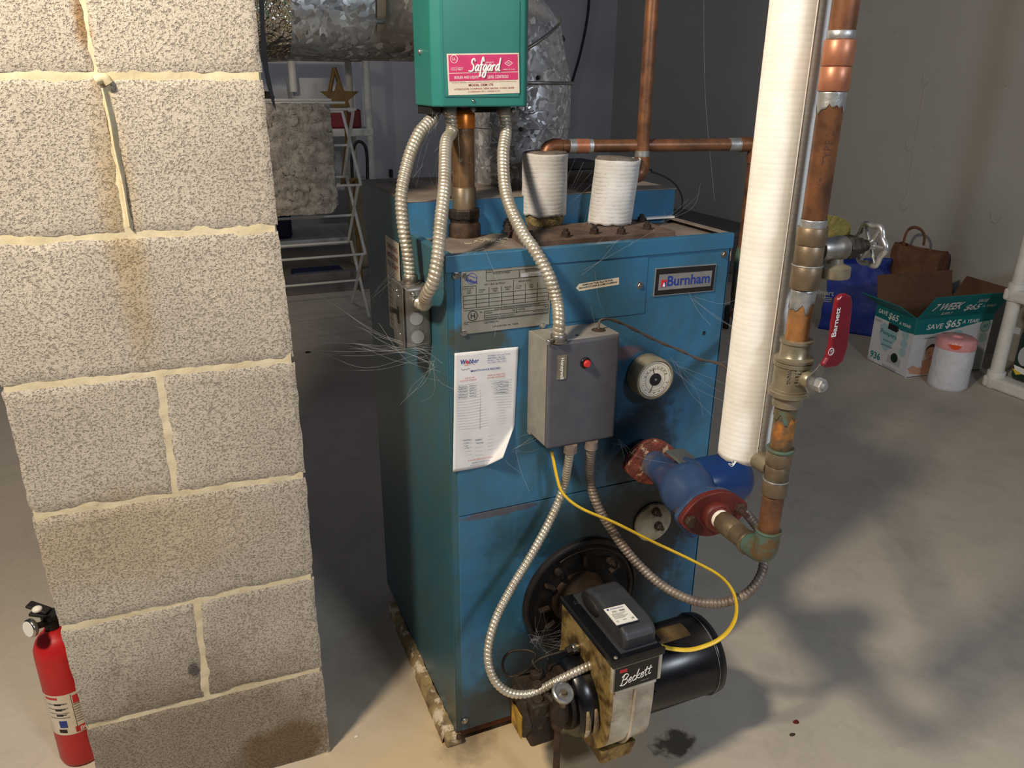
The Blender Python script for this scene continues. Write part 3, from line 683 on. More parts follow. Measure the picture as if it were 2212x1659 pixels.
# nameplate
npl = Plane(FP.p(*FP.px(997, 722), .0015), FP.p(*FP.px(1180, 700), 0)-FP.p(*FP.px(997, 722), 0), (0, 0, 1))
nw, nh = .154, .104
np_ = npl.rect(MB(), 0, 0, nw, nh, 0, .0009).build('rating_plate', 'platesteel', bo)
k = MB(); T = .0007; hN = .001
def Lk(x0, y0, x1, y1, w=T): npl.line(k, x0*nw, y0*nh, x1*nw, y1*nh, w, hN, .0002)
def Tk(s, x, y, h, w=None, m=None, **kw): text(m or k, npl, s, x*nw, y*nh, hgt=h*nh, w=(w*nw if w else None), lift=.0014, **kw)
for a in ((.27, .80, .98, .80), (.27, .80, .27, .995), (.27, .995, .98, .995), (.27, .93, .98, .93), (.64, .80, .64, .93),
          (.02, .405, .98, .405), (.02, .47, .98, .47), (.02, .53, .98, .53), (.02, .60, .98, .60), (.02, .40, .02, .60), (.98, .40, .98, .60),
          (.02, .37, .98, .37), (.25, .20, .98, .20), (.25, .26, .98, .26), (.25, .33, .98, .33), (.25, .20, .25, .33), (.61, .26, .61, .33), (.98, .20, .98, .33), (.02, .185, .98, .185), (.02, .745, .16, .745), (.16, .745, .16, .62)): Lk(*a)
for x in (.16, .30, .44, .575, .71, .85): Lk(x, .40, x, .60)
for x in (.30, .44, .575, .71, .85): Lk(x, .62, x, .70 if x != .575 else .78)
Tk('C.R.N.', .28, .945, .028); Tk('BOILER NUMBER', .35, .895, .026); Tk('SERIAL NUMBER', .70, .895, .026)
Tk('NET  I-B-R  RATINGS', .25, .735, .026); Tk('FIRING RATE', .63, .735, .026)
for s, x, y in (('D.O.E. HTG', .015, .70), ('CAP', .06, .665), ('MBH', .06, .63), ('STEAM', .19, .66), ('SQ.FT.', .19, .625), ('STEAM', .33, .66), ('MBH', .345, .625), ('WATER', .47, .665), ('MBH', .485, .63), ('LT. OIL', .60, .665), ('G.P.H.', .60, .63), ('GAS', .755, .665), ('MBH', .755, .63)): Tk(s, x, y, .024)
Tk('A.S.M.E. MAXIMUM WORKING PRESSURES', .36, .34, .022, .52); Tk('STEAM', .26, .285, .026); Tk('PSI', .565, .285, .026); Tk('WATER', .625, .285, .026); Tk('PSI', .935, .285, .026)
Tk('MINIMUM RELIEF VALVE CAPACITY', .26, .215, .024, .33); Tk('MAX 30 LBS./HR', .80, .225, .022, .17)
Tk('CERTIFIED BY', .24, .135, .028, .17); Tk('LANCASTER, PA. 17604', .34, .055, .032, .29); Tk('TRIAL', .02, .15, .02)
hx, hy = .12*nw, .28*nh; npl.ring(k, hx, hy, .0088, .0012, hN, .0002, 8); text(k, npl, 'H', hx, hy-.0042, hgt=.0084, align='c', bold=.01, lift=.0014); Tk('BC', .20, .315, .022)
k.build('plate_print', 'printk', np_)
kb = MB(); npl.ring(kb, .115*nw, .86*nh, .0088, .0008, hN, .0002); text(kb, npl, 'I=B=R', .045*nw, .835*nh, w=.021, hgt=.0045, rot=-.35, lift=.0014, bold=.02)
npl.line(kb, .07*nw, .92*nh, .165*nw, .86*nh, .0008, hN, .0002); npl.line(kb, .07*nw, .83*nh, .14*nw, .79*nh, .0008, hN, .0002); kb.build('blue_emblem', 'printb', np_)
kw = MB(); npl.rect(kw, .66*nw, .81*nh, .98*nw, .87*nh, hN, .0002); text(kw, npl, '33', .055*nw, .55*nh, hgt=.0036, lift=.0014); text(kw, npl, '85.2', .465*nw, .545*nh, hgt=.0040, lift=.0014); text(kw, npl, '.85', .61*nw, .545*nh, hgt=.0036, lift=.0014); text(kw, npl, 'V-33', .40*nw, .83*nh, hgt=.0036, lift=.0014)
kw.build('stamped_figures', 'printlg', np_)
text(MB(), npl, '35P02847', .74*nw, .82*nh, hgt=.0042, lift=.0018).build('serial_print', 'printg', np_)
for X, Y in ((1001, 594), (1001, 718), (1171, 702)): screw(FP, X, Y, .0048, np_)
# maker's badge
bpl = Plane(FP.p(*FP.px(1409, 640), .001), FP.p(*FP.px(1540, 628), 0)-FP.p(*FP.px(1409, 640), 0), (0, 0, 1))
bw, bh = .128, .050
bd = bpl.rect(MB(), 0, 0, bw, bh, 0, .0020).build('badge_frame', 'silver', bo, bevel=.0004)
bpl.rect(MB(), .0018, .0018, bw-.0018, bh-.0018, .0020, .0004).build('badge_field', 'printk', bd)
bpl.rect(MB(), .0085, .0105, bw-.0085, bh-.0115, .0024, .0004).build('badge_inlay', 'silver', bd)
text(MB(), bpl, 'Burnham', .0260, .0165, w=.090, hgt=.0185, bold=.022, lift=.0031).build('badge_lettering', 'printb', bd)
m = MB(); bpl.rect(m, .0130, .0155, .0245, .0290, .0028, .0003); m.build('logo_square', 'printr', bd)
m = MB(); bpl.poly(m, [(.0145, .0155), (.0235, .0155), (.0235, .022), (.0205, .0265), (.0190, .0225), (.0160, .0205)], .0031, .0002); m.build('logo_house', 'printb', bd)
m = MB(); bpl.poly(m, [(.0165, .0165), (.0215, .0165), (.0212, .0205), (.0190, .0245), (.0172, .0205)], .0033, .0002); m.build('logo_flame', 'printw', bd)
# little arrow sticker
x0, z0 = FP.px(1243, 627); x1, z1 = FP.px(1331, 613)
al = Plane(FP.p(x0, z0, .002), (x1-x0, 0, z1-z0+.0005), (0, 0, 1)); aw = .082
s_ = al.poly(MB(), [(0, .004), (.006, -.002), (aw, -.002), (aw, .0105), (.006, .0105)], 0, .0003).build('arrow_sticker', 'cream', bo)
m = MB(); text(m, al, 'REMOVE THIS PLATE FOR', .012, .0062, w=.058, hgt=.0028, lift=.0005, bold=.02); text(m, al, 'MANUFACTURER & ASME STAMPING', .006, .0018, w=.072, hgt=.0028, lift=.0005, bold=.02); m.build('sticker_print', 'printk', s_)
# small square hole on the right
x, z = FP.px(1520, 719); FP.rect(MB(), x-.003, z-.0035, x+.003, z+.0035, .0009, .0004).build('knockout_hole', 'blackm', bo)
# gauge
gx, gz = FP.px(1388, 803); gc = Vector((gx+.003, 0, gz-.002))
ga = MB().lathe(gc, (0, -1, 0), [(.035, 0), (.038, .004), (.0385, .034), (.0375, .038), (.0345, .039), (.0335, .036)], 48).build('gauge_case', MT['brassl'].copy(), bo)
gb = ga.data.materials[0]; gb.name = 'dusty_gauge_brass'; gb.node_tree.nodes['Principled BSDF'].inputs['Metallic'].default_value = .25; gb.node_tree.nodes['Principled BSDF'].inputs['Roughness'].default_value = .6
GP = Plane(gc+Vector((0, -.0365, 0)), (1, 0, 0), (0, 0, 1))
GP.disc(MB(), 0, 0, .0325, 0, .0006, 40).build('gauge_dial', 'cream', ga)
m = MB(); GP.disc(m, 0, 0, .0115, .0008, .0016, 24)
GP.ring(m, 0, 0, .0300, .0004, .0006, .0003, 40)
GP.ring(m, 0, -.001, .0205, .0004, .0006, .0003, 40)
for i in range(31):
    a = math.radians(20+i*10.6); GP.line(m, .0235*math.cos(a), .0235*math.sin(a), .0262*math.cos(a), .0262*math.sin(a), .0004, .0006, .0003)
for i, s in enumerate(('60', '80', '100', '120', '160', '200', '240', '280')):
    a = math.radians(160-i*20); text(m, GP, s, .0225*math.cos(a), .0215*math.sin(a)-.001, hgt=.0026, align='c', lift=.001)
for i, s in enumerate(('0', '10', '20', '30', '45', '60', '75')):
    a = math.radians(200+i*23); text(m, GP, s, .0265*math.cos(a), .0260*math.sin(a)-.001, hgt=.0028, align='c', lift=.001)
GP.line(m, 0, 0, -.007, .022, .0010, .0012, .0004); GP.line(m, 0, 0, -.009, -.022, .0010, .0012, .0004)
m.build('dial_marks', 'printk', ga)
MB().cyl(GP.p(0, 0, .0024), GP.p(0, 0, .0034), .0022, 16).build('hub_pin', 'printg', ga)
# peep cover
ox, oz = FP.px(1408, 1126)
pcv = MB().lathe((ox, 0, oz), (0, -1, 0), [(.041, 0), (.042, .004), (.040, .0075)], 40).build('inspection_cover', simple('dirty_beige_iron', (160, 152, 130), (128, 118, 98), 22, .7, .1, .3, 120), bo)
for X, Y in ((1411, 1100), (1416, 1130)):
    x, z = FP.px(X, Y); m = MB().cyl((x, -.006, z), (x, -.012, z), .0085, 20); m.hexn((x, -.012, z), (0, -1, 0), .0075, .007); m.cyl((x, -.018, z), (x, -.026, z), .004, 12); m.build('cover_bolt', 'grime', pcv)
# supply stub coming out of the front for the circulator
AX0 = Vector((.374, 0, .573)); AX1 = Vector((.3215, -.41, .6060)); AD = (AX1-AX0).normalized()
def ax(y): return AX0+AD*((y-AX0.y)/AD.y)
# top plate with studs, flow fittings
def tp(X, Y): return PZ(X, Y, BH-.002)
pa, pb_, pc_, pd_ = PZ(1058, 487, BH-.002), PZ(1128, 533, BH-.002), PZ(1452, 505, BH-.002), PZ(1385, 462, BH-.002)
zt = BH-.009
pts = [(.155, .036), (.441, .036), (.447, .170), (.175, .176)]
MB().prism([(x, y, zt) for x, y in pts], (0, 0, .013)).build('supply_plate', 'plate', bo, bevel=.001)
zt += .013
bolt = None
for X, Y in ((1097, 492), (1146, 508), (1222, 504), (1284, 497), (1342, 498), (1398, 488), (1386, 472), (1094, 480)):
    p = PZ(X, Y, zt+.006)
    if bolt is None:
        m = MB().cyl((p.x, p.y, zt), (p.x, p.y, zt+.002), .0088, 20); m.hexn((p.x, p.y, zt+.002), (0, 0, 1), .0074, .0075); m.cyl((p.x, p.y, zt+.009), (p.x, p.y, zt+.014), .004, 12); bolt = m.build('plate_nut', 'rust', bo); b0 = p
    else: copy_part(bolt, (p.x-b0.x, p.y-b0.y, 0))
# chips of rust, patch of loose fibre by the pipe
m = MB()
for i in range(34):
    p = Vector((.10+random.gauss(.025, .018), .13+random.gauss(0, .012), BH-.0085)); a = random.random()*6; L = random.uniform(.006, .016)
    m.tube([p, p+Vector((math.cos(a)*L*.5, math.sin(a)*L*.5, .003*random.random())), p+Vector((math.cos(a+.5)*L, math.sin(a+.5)*L, .001))], .0004, 5)
m.build('loose_fibres', 'mortar', bo, kind='stuff')
# burner opening: dark ring, ribs, bolts
bc = Vector((.262, 0, .283)); RR = .124
ring = MB().lathe(bc, (0, -1, 0), [(RR, 0), (RR, .008), (RR-.004, .011), (RR-.008, .011), (RR-.010, .004), (.05, .004)], 56).build('burner_mount_ring', 'soot', bo)
m = MB()
for a in (35, 90, 150, 185, 215): 
    a = math.radians(a); d_ = Vector((math.cos(a), 0, math.sin(a))); s2 = Vector((-math.sin(a), 0, math.cos(a)))
    p = bc+Vector((0, -.005, 0)); m = MB(); m.hexa([p+d_*.072-s2*.003, p+d_*.094-s2*.003, p+d_*.094+s2*.003, p+d_*.072+s2*.003]+[q+Vector((0, -.012, 0)) for q in (p+d_*.072-s2*.003, p+d_*.094-s2*.003, p+d_*.094+s2*.003, p+d_*.072+s2*.003)]); m.build('mount_rib', 'grime', ring, bevel=.001)
pass
for a in (48, 128):
    a = math.radians(a); p = bc+Vector((.088*math.cos(a), -.005, .088*math.sin(a))); m = MB().cyl(p, p+Vector((0, -.010, 0)), .0075, 16); m.hexn(p+Vector((0, -.01, 0)), (0, -1, 0), .0065, .006); m.cyl(p+Vector((0, -.015, 0)), p+Vector((0, -.022, 0)), .0035, 10); m.build('mount_nut', 'grime', ring)
m = MB().tube([bc+Vector((.108*math.cos(a), -.014, .108*math.sin(a))) for a in [math.radians(-20+i*5) for i in range(29)]], .0016, 8); m.build('mount_rim_wire', 'iron', ring)

# sticker on the left side
lp = Plane((0, 0, 0), (0, -1, 0), (0, 0, 1))
q = [lp.px(*p) for p in ((834, 502), (863, 520), (866, 640), (845, 690))]
q = [(-.262, .905), (-.196, .905), (-.196, .760), (-.262, .760)]
xa = lp.px(835, 504); xb = lp.px(864, 522); xc = lp.px(842, 700)
st = Plane((-.0018, 0, 0), (0, -1, 0), (0, 0, 1))
m = MB(); yl, yr, zt_, zb_ = xa[0], xb[0], xa[1]-.002, xc[1]
st.rect(m, yl, zb_, yr, zt_, .0005, .0006); so = m.build('instruction_sheet', MT['cream'], bo, label='yellowed instruction sheet stuck on the side')
m = MB(); wS = yr-yl
for i, s in enumerate(('OPERATING', 'INSTRUCTIONS', 'TO START')): text(m, st, s, yl+wS*.1, zt_-.022-i*.017, w=wS*.8, hgt=.010, lift=.0013, bold=.02)
m.build('sheet_heading', 'maroon', so)
m = MB()
for i in range(12): st.rect(m, yl+wS*.08, zt_-.075-i*.011, yr-wS*.08, zt_-.074-i*.011, .0012, .0002)
m.build('sheet_lines', 'printg', so)
# ------------------------------------------------------------------ maintenance record
mw = [FP.px(*p) for p in ((977, 1018), (1066, 1010), (1103, 938), (1118, 748), (981, 762))]
pb0 = FP.px(977, 1018); ptl = FP.px(981, 762); ptr = FP.px(1118, 748)
def fpap(u, v):
    bx_, bz = pb0; tx, tz = ptl; rx, rz = ptr
    x = (bx_+(tx-bx_)*v)+u*(rx-tx); z = bz+(tz-bz)*v+u*(rz-tz)
    d_ = u*1.0+(1-v)*1.45-1.98; lift = .0012+.0006*math.sin(u*9+v*5)+(max(0, d_)*.035)
    if d_ > 0: x -= d_*.055; z += d_*.045
    return Vector((x, -lift-.0012, z))
mr_ = thing('maintenance_record', 'white paper maintenance record with a curled lower corner taped on the boiler front', 'paper', (pb0[0]+.05, -.002, pb0[1]))
sh = MB().grid(fpap, 24, 36).build('sheet', 'paper', mr_, solid=.0003)
mpl = Plane(FP.p(pb0[0], pb0[1], .0022), FP.p(*ptr, 0)-FP.p(*ptl, 0), FP.p(*ptl, 0)-FP.p(*pb0, 0)); MWd = ptr[0]-ptl[0]; MHd = ptl[1]-pb0[1]
def R(m, x0, y0, x1, y1): mpl.rect(m, x0*MWd, y0*MHd, x1*MWd, y1*MHd, .0006, .0002)
def Tt(m, s, x, y, w, h, **kw): text(m, mpl, s, x*MWd, y*MHd, w=w*MWd, hgt=h*MHd, lift=.0010, **kw)
b_ = MB(); r_ = MB(); g_ = MB(); k_ = MB(); l_ = MB()
Tt(b_, 'W', .10, .905, .09, .038, bold=.02, shear=.15); Tt(r_, 'e', .19, .905, .05, .028, bold=.02); Tt(b_, 'bber', .24, .905, .15, .038, bold=.02, shear=.15)
Tt(r_, 'ENERGY  FUELS', .17, .892, .17, .008)
for i, s in enumerate(('Webber Energy Fuels', '700 Main Street', 'Bangor, ME 04401', 'Tel. (207) 942-5505')): Tt(b_, s, .53, .945-i*.019, (.36, .28, .30, .30)[i], .011)
Tt(b_, 'MAINTENANCE RECORD', .27, .835, .47, .016, bold=.01)
Tt(r_, 'DATE OF', .18, .785, .15, .010); Tt(r_, 'CLEAN & SERVICE', .10, .765, .26, .010); Tt(r_, 'DATE OF AND TYPE', .54, .785, .28, .010); Tt(r_, 'OF PART INSTALLED', .53, .765, .29, .010)
for i in range(17): R(l_, .06, .74-i*.0235, .93 if i < 11 else .84, .7415-i*.0235)
R(l_, .425, .345, .43, .74)
for i in range(5): R(l_, .08, .27-i*.035, .30, .2715-i*.035); R(l_, .36, .26-i*.035, .48, .2615-i*.035); R(l_, .56, .27-i*.03, .80, .2715-i*.03)
sc_ = 1
for i, y in enumerate((.72, .70, .68, .655, .63)):
    for x, w in ((.08, .14), (.25, .12), (.46, .12), (.60, .28)): scribble(k_, mpl, x*MWd, y*MHd, w*MWd, .011*MHd, .0004, 12, i*7+int(x*100))
for x, y, w in ((.16, .26, .12), (.15, .235, .1), (.16, .21, .08), (.36, .25, .1), (.37, .22, .12), (.14, .185, .12), (.12, .86, .14), (.44, .63, .40)): scribble(k_, mpl, x*MWd, y*MHd, w*MWd, .013*MHd, .0004, 12, int(x*997+y*77))
Tt(r_, '24 HOUR EMERGENCY SERVICE', .24, .075, .44, .010); Tt(b_, 'WEBBER ENERGY FUELS', .30, .048, .32, .009); Tt(b_, '700 Main Street, Bangor, ME 04401', .28, .028, .36, .008)
b_.build('blue_print', 'printb', sh); r_.build('red_print', 'printr', sh); k_.build('handwriting', 'printg', sh); l_.build('ruled_lines', 'printlg', sh)

MB().box((.470, .176, BH+.0005), (.534, .1895, BH+.004)).build('white_gasket_strip', 'printw', bo)
# ------------------------------------------------------------------ relay box on the boiler front
hx0, hx1, hy, hz0, hz1 = .1425, .2700, -.078, .6535, .8365
rb = thing('control_relay_box', 'grey steel relay box with a red reset button on the boiler front', 'control box', ((hx0+hx1)/2, hy/2, hz0))
MB().box((hx0, hy, hz0), (hx1, -.010, hz1)).build('cover', 'honey', rb, bevel=.004, seg=3)
m = MB(); m.box((hx0-.002, -.014, hz0-.001), (hx1+.002, -.0015, hz1+.001)); m.box((hx0-.0015, hy+.006, hz1-.003), (hx1+.0015, -.006, hz1+.0022)); m.build('back_plate', 'honeys', rb, bevel=.001)
m = MB().box((hx0-.0016, hy+.008, hz0+.004), (hx0+.0004, -.004, hz1)); m.build('left_side', 'honeys', rb, bevel=.0008)
HP = Plane((hx0, hy, hz0), (1, 0, 0), (0, 0, 1))
def hp(X, Y): return HP.px(X, Y)
a = hp(1202, 820); b = hp(1224, 766)
bg = HP.rect(MB(), a[0], a[1], b[0], b[1], .0, .0014).build('brand_plate', 'brassl', rb)
text(MB(), HP, 'Honeywell', (a[0]+b[0])/2-.0045, b[1]-.004, w=.036, hgt=.0085, rot=-pi/2, bold=.02, lift=.0018).build('brand_lettering', 'printw', bg)
x, y = hp(1264, 783); p = HP.p(x, y, 0)
bt = MB().cyl(p, p+HP.n*.004, .0092, 24, bev=.001).build('reset_bezel', 'black', rb)
MB().cyl(p+HP.n*.004, p+HP.n*.010, .0062, 20, bev=.0015).build('reset_button', 'printr', bt, label='red push button')
p = PX(1133, 830, hx0-.002); MB().ball(p+Vector((-.001, 0, 0)), .0032, 12, 8).build('cover_screw', 'steel', rb)
pco = PZ(1206, 738, hz1); pth = PZ(1293, 716, hz1)
m = MB().cyl(pco, pco+Vector((0, 0, .013)), .0125, 24, bev=.001); m.lathe(pco, (0, 0, 1), [(.015, 0), (.015, .0025)], 24); m.build('conduit_connector', 'galvdull', rb)
m = MB().cyl(pco+Vector((-.013, -.006, .006)), pco+Vector((-.022, -.010, .006)), .0032, 10); m.ball(pco+Vector((-.022, -.010, .006)), .004, 10, 8); m.build('connector_screw', 'steel', rb)
MB().lathe(pth, (0, 0, 1), [(.0125, 0), (.0115, .003), (.005, .0045)], 24).build('rubber_grommet', 'rust', rb)
p = PZ(1246, 727, hz1); MB().cyl(p, p+Vector((0, 0, .0026)), .0028, 12).build('vent_hole', 'blackm', rb)
pd1 = Vector((.1960, -.045, hz0)); pe1 = Vector((.2300, -.045, hz0))
p_d = PZ(1232, 965, hz0-.004); p_e = PZ(1277, 957, hz0-.004)
for p in (p_d, p_e): MB().cyl(p+Vector((0, 0, -.010)), p+Vector((0, 0, .004)), .0115, 20).build('bottom_connector', 'conduitb', rb)

# ------------------------------------------------------------------ switch box on the left side
sx0, sx1, sy0, sy1, sz0, sz1 = -.0465, -.0035, .080, .137, .803, .9065
sb = thing('switch_box', 'small galvanized switch box with a dark toggle mounted on the boiler left side', 'switch box', ((sx0+sx1)/2, (sy0+sy1)/2, sz0))
MB().box((sx0, sy0, sz0), (sx1+.0035, sy1, sz1)).build('box_body', 'galvdull', sb, bevel=.005, seg=3)
MB().box((sx0-.003, sy0-.003, sz0-.005), (sx0-.0005, sy1+.004, sz1+.004)).build('cover_plate', 'galvdull', sb, bevel=.002)
SP = Plane((sx0, sy0, sz0), (1, 0, 0), (0, 0, 1))
for X, Y in ((899, 688), (902, 728)):
    x, y = SP.px(X, Y); kk = MB(); SP.disc(kk, x, y, .0110, .0002, .0006); k1 = kk.build('knockout', 'silver', sb); kk = MB(); SP.ring(kk, x, y, .0116, .0005, .0004, .0006); kk.build('knockout_rim', 'printg', k1)
x, y = SP.px(902, 652); cb = SP.p(x, y, 0)
m = MB().cyl(cb, cb+SP.n*.008, .0125, 24, bev=.001); m.lathe(cb, SP.n, [(.0155, 0), (.0155, .003)], 24); m.build('conduit_connector', 'galvdull', sb)
m = MB().cyl(SP.p(*SP.px(888, 632), 0), SP.p(*SP.px(888, 632), .008), .0025, 10); m.ball(SP.p(*SP.px(888, 632), .010), .0042, 12, 8); m.build('ground_screw', 'steel', sb)
ca_ = Vector((-.026, .108, sz1))
m = MB().cyl(ca_, ca_+Vector((0, 0, .014)), .0125, 24, bev=.001); m.lathe(ca_, (0, 0, 1), [(.0165, 0), (.0165, .0025)], 24); m.build('top_connector', 'galvdull', sb)
LP = Plane((sx0-.003, 0, 0), (0, -1, 0), (0, 0, 1))
lx, lz = LP.px(861, 680)
m = MB(); LP.rect(m, lx-.005, lz-.015, lx+.004, lz+.014, 0, .001); tg_ = m.build('toggle_slot', 'blackm', sb)
p = LP.p(lx, lz+.004, 0); m = MB(); m.hexa([p+Vector((0, -.003, -.004)), p+Vector((0, .003, -.004)), p+Vector((0, .003, .004)), p+Vector((0, -.003, .004)), p+Vector((-.014, -.004, .003)), p+Vector((-.014, .004, .003)), p+Vector((-.014, .004, .012)), p+Vector((-.014, -.004, .012))]); m.build('toggle', 'blackm', tg_, bevel=.0012)
for X, Y in ((861, 640), (865, 722), (857, 628)):
    y_, z_ = LP.px(X, Y); p = LP.p(y_, z_, 0); MB().ball(p, .0026, 10, 6).build('plate_screw', 'steel', sb)

# ------------------------------------------------------------------ low water cut-off (green box)
gx0, gx1, gy0, gy1, gz0, gz1 = .030, .1955, .130, .232, 1.1815, 1.405
gb_ = thing('low_water_cutoff', 'green metal control cover with a magenta and white sticker above the boiler', 'control box', ((gx0+gx1)/2, (gy0+gy1)/2, gz0))
m = MB()
def gcx(x, y): return (x, y)
ply = [(gx0, gy1), (gx0, gy0+.012), (gx0+.014, gy0), (gx1-.008, gy0), (gx1, gy0+.008), (gx1, gy1)]
m.prism([(x, y, gz0) for x, y in ply], (0, 0, gz1-gz0)); m.build('cover', 'green', gb_, bevel=.003, seg=3)
GF = Plane((0, gy0, 0), (1, 0, 0), (0, 0, 1))
a = GF.px(965, 205); b = GF.px(1121, 2)
m = MB(); GF.rect(m, a[0]-.004, a[1]-.003, b[0]+.001, b[1]+.001, .0006, .0010); m.build('raised_panel', 'green', gb_, bevel=.0008)
o1 = FP
a = GF.px(968, 206); b = GF.px(1121, 201); c_ = GF.px(964, 116)
LS = Plane(GF.p(a[0], a[1], .0020), GF.p(*b, 0)-GF.p(*a, 0), (0, 0, 1)); lw = math.hypot(b[0]-a[0], b[1]-a[1]); lh = c_[1]-a[1]
ls = LS.rect(MB(), 0, 0, lw, lh, 0, .0004).build('sticker', 'cream', gb_)
m = MB(); LS.rect(m, .02*lw, .545*lh, .98*lw, .965*lh, .0004, .0003); LS.rect(m, .02*lw, .34*lh, .98*lw, .525*lh, .0004, .0003); m.build('sticker_panels', 'magenta', ls)
w_ = MB(); script(w_, LS, 'Safgard', .29*lw, .565*lh, .43*lw, .30*lh, .0014, .15, 0, .0010)
def Lt(m, s, x, y, w, h, **kw): text(m, LS, s, x*lw, y*lh, w=w*lw, hgt=h*lh, lift=.0009, **kw)
Lt(w_, 'BOILER AND LIQUID', .09, .385, .33, .075, bold=.01); Lt(w_, 'LEVEL CONTROLS', .55, .385, .29, .075, bold=.01)
Lt(w_, 'Limit Control', .05, .645, .16, .035); Lt(w_, 'Listed 4803', .05, .600, .15, .035); Lt(w_, 'SENSIT', .52, .755, .12, .04); Lt(w_, 'MADE IN U.S.A.', .77, .585, .17, .03)
LS.ring(w_, .095*lw, .87*lh, .0060, .0007, .0007, .0003); Lt(w_, 'UL', .068, .84, .055, .065)
d_ = .85*lw, .75*lh
for a1, b1 in (((-.007, 0), (0, .004)), ((0, .004), (.007, 0)), ((.007, 0), (0, -.004)), ((0, -.004), (-.007, 0))): LS.line(w_, d_[0]+a1[0], d_[1]+a1[1], d_[0]+b1[0], d_[1]+b1[1], .0007, .0007, .0003)
Lt(w_, 'FM', .83, .73, .04, .04); w_.build('white_print', 'printw', ls)
m = MB(); Lt(m, 'MODEL OEM 170', .28, .205, .34, .06, bold=.01); Lt(m, 'HYDROLEVEL COMPANY, NEW HAVEN, CONN. 06508', .08, .115, .84, .05); Lt(m, 'A SUBSIDIARY OF C. COWLES & CO.', .27, .055, .45, .036); Lt(m, 'PATENTS 3,815,086; 3,830,599; 4,913,427; 3,922,564; 4,284,262; 5,057,770; others pending', .05, .285, .90, .030)
m.build('maroon_print', 'maroon', ls)
p = GF.p(*GF.px(1022, 218), 0); MB().ball(p, .0028, 10, 6).build('cover_screw', 'steel', gb_)
p = PX(908, 112, gx0); MB().ball(p, .0045, 12, 8).build('side_screw', 'chrome', gb_)
m = MB().box((gx0+.004, gy0+.03, gz0-.012), (gx0+.02, gy1-.004, gz0)); m.box((gx0+.004, gy1-.004, gz0-.012), (gx1-.01, gy1, gz1-.01)); m.build('mounting_tray', 'blackm', gb_, bevel=.001)
cA = PZ(941, 236, gz0); cB = PZ(972, 236, gz0); cC = PZ(1090, 232, gz0)
cA = Vector((.0500, .196, gz0)); cB = Vector((.073, .178, gz0)); cC = Vector((.1700, .178, gz0))
for p in (cA, cB, cC):
    MB().cyl(p+Vector((0, 0, -.014)), p, .0122, 20, bev=.001).build('conduit_connector', 'galvdull', gb_)
p = cC+Vector((.016, -.004, -.007)); MB().ball(p, .005, 12, 8).build('connector_screw', 'chrome', gb_)

# flow pipe below the green box
fx, fy = .1000, .192
fpipe = thing('flow_riser', 'short dark copper riser with brass nut under the green control box', 'pipe', (fx, fy, BH-.009))
MB().lathe((fx, fy, BH-.009), (0, 0, 1), [(.029, 0), (.0295, .002), (.0295, .020), (.027, .024), (.0255, .026)], 36).build('iron_collar', 'rust', fpipe)
m = MB(); m.lathe((fx, fy, BH+.017), (0, 0, 1), [(.026, 0), (.026, .006), (.0285, .008)], 28)
m.lathe((fx, fy, BH+.023), (0, 0, 1), [(.029, 0), (.0295, .002), (.0295, .014), (.028, .017)], 8, False); m.build('hex_nut', 'iron', fpipe)
MB().lathe((fx, fy, BH+.040), (0, 0, 1), [(.0215, 0), (.0215, .035), (.0195, .037)], 32).build('lower_coupling', 'brass', fpipe)
MB().cyl((fx, fy, BH+.070), (fx, fy, 1.146), .0195, 32).build('pipe_body', simple('stained_riser_copper', (138, 106, 74), (96, 72, 50), 26, .5, .6, .3, 100, .001, spots=(26, .58, .66, (168, 160, 136))), fpipe)
MB().lathe((fx, fy, 1.146), (0, 0, 1), [(.0212, 0), (.0212, .022), (.018, .029), (.011, .031)], 32).build('orange_reducer', 'coppero', fpipe)
MB().cyl((fx, fy, 1.172), (fx, fy, gz0-.001), .0085, 20).build('thin_neck', 'copperb', fpipe)
m = MB().ball((fx+.014, fy-.010, 1.176), .006, 12, 8); m.build('drip', 'solder', fpipe)

# ------------------------------------------------------------------ armoured conduits
def pth3(l): return [PY(*p) for p in l]
pA = [cA+Vector((0, 0, -.012)), cA+Vector((-.003, -.003, -.020))]+pth3([(922, 268, .182), (903, 292, .168), (882, 345, .145), (867, 420, .125), (871, 490, .113), (880, 540, .108)])+[ca_+Vector((-.001, 0, .035)), ca_+Vector((0, 0, .012))]
tag(conduit(pA, .0100, .0072).build('metal_conduit', 'conduit'), 'bright corrugated metal conduit, leftmost, from green box to top of the switch box', 'conduit', 'bright armoured conduits')
pB = [cB+Vector((0, 0, -.012)), cB+Vector((0, -.006, -.04))]+pth3([(963, 310, .135), (960, 400, .055), (952, 480, .008), (945, 560, -.014), (935, 610, -.012), (920, 640, .010)])+[cb+Vector((.006, -.022, 0)), cb+Vector((0, -.006, 0))]
tag(conduit(pB, .0100, .0072).build('metal_conduit', 'conduit'), 'bright corrugated metal conduit curling into the front of the switch box', 'conduit', 'bright armoured conduits')
pC = [cC+Vector((0, 0, -.012)), cC+Vector((0, -.010, -.04))]+pth3([(1087, 330, .13), (1090, 400, .085), (1103, 450, .045), (1130, 505, .004), (1160, 548, -.025), (1187, 598, -.042), (1203, 650, -.047)])+[pco+Vector((0, 0, .035)), pco+Vector((0, 0, .010))]
tag(conduit(pC, .0100, .0072).build('metal_conduit', 'conduit'), 'bright corrugated metal conduit from green box down to the grey relay box', 'conduit', 'bright armoured conduits')
bplug = PY(1290, 1433, -.175)
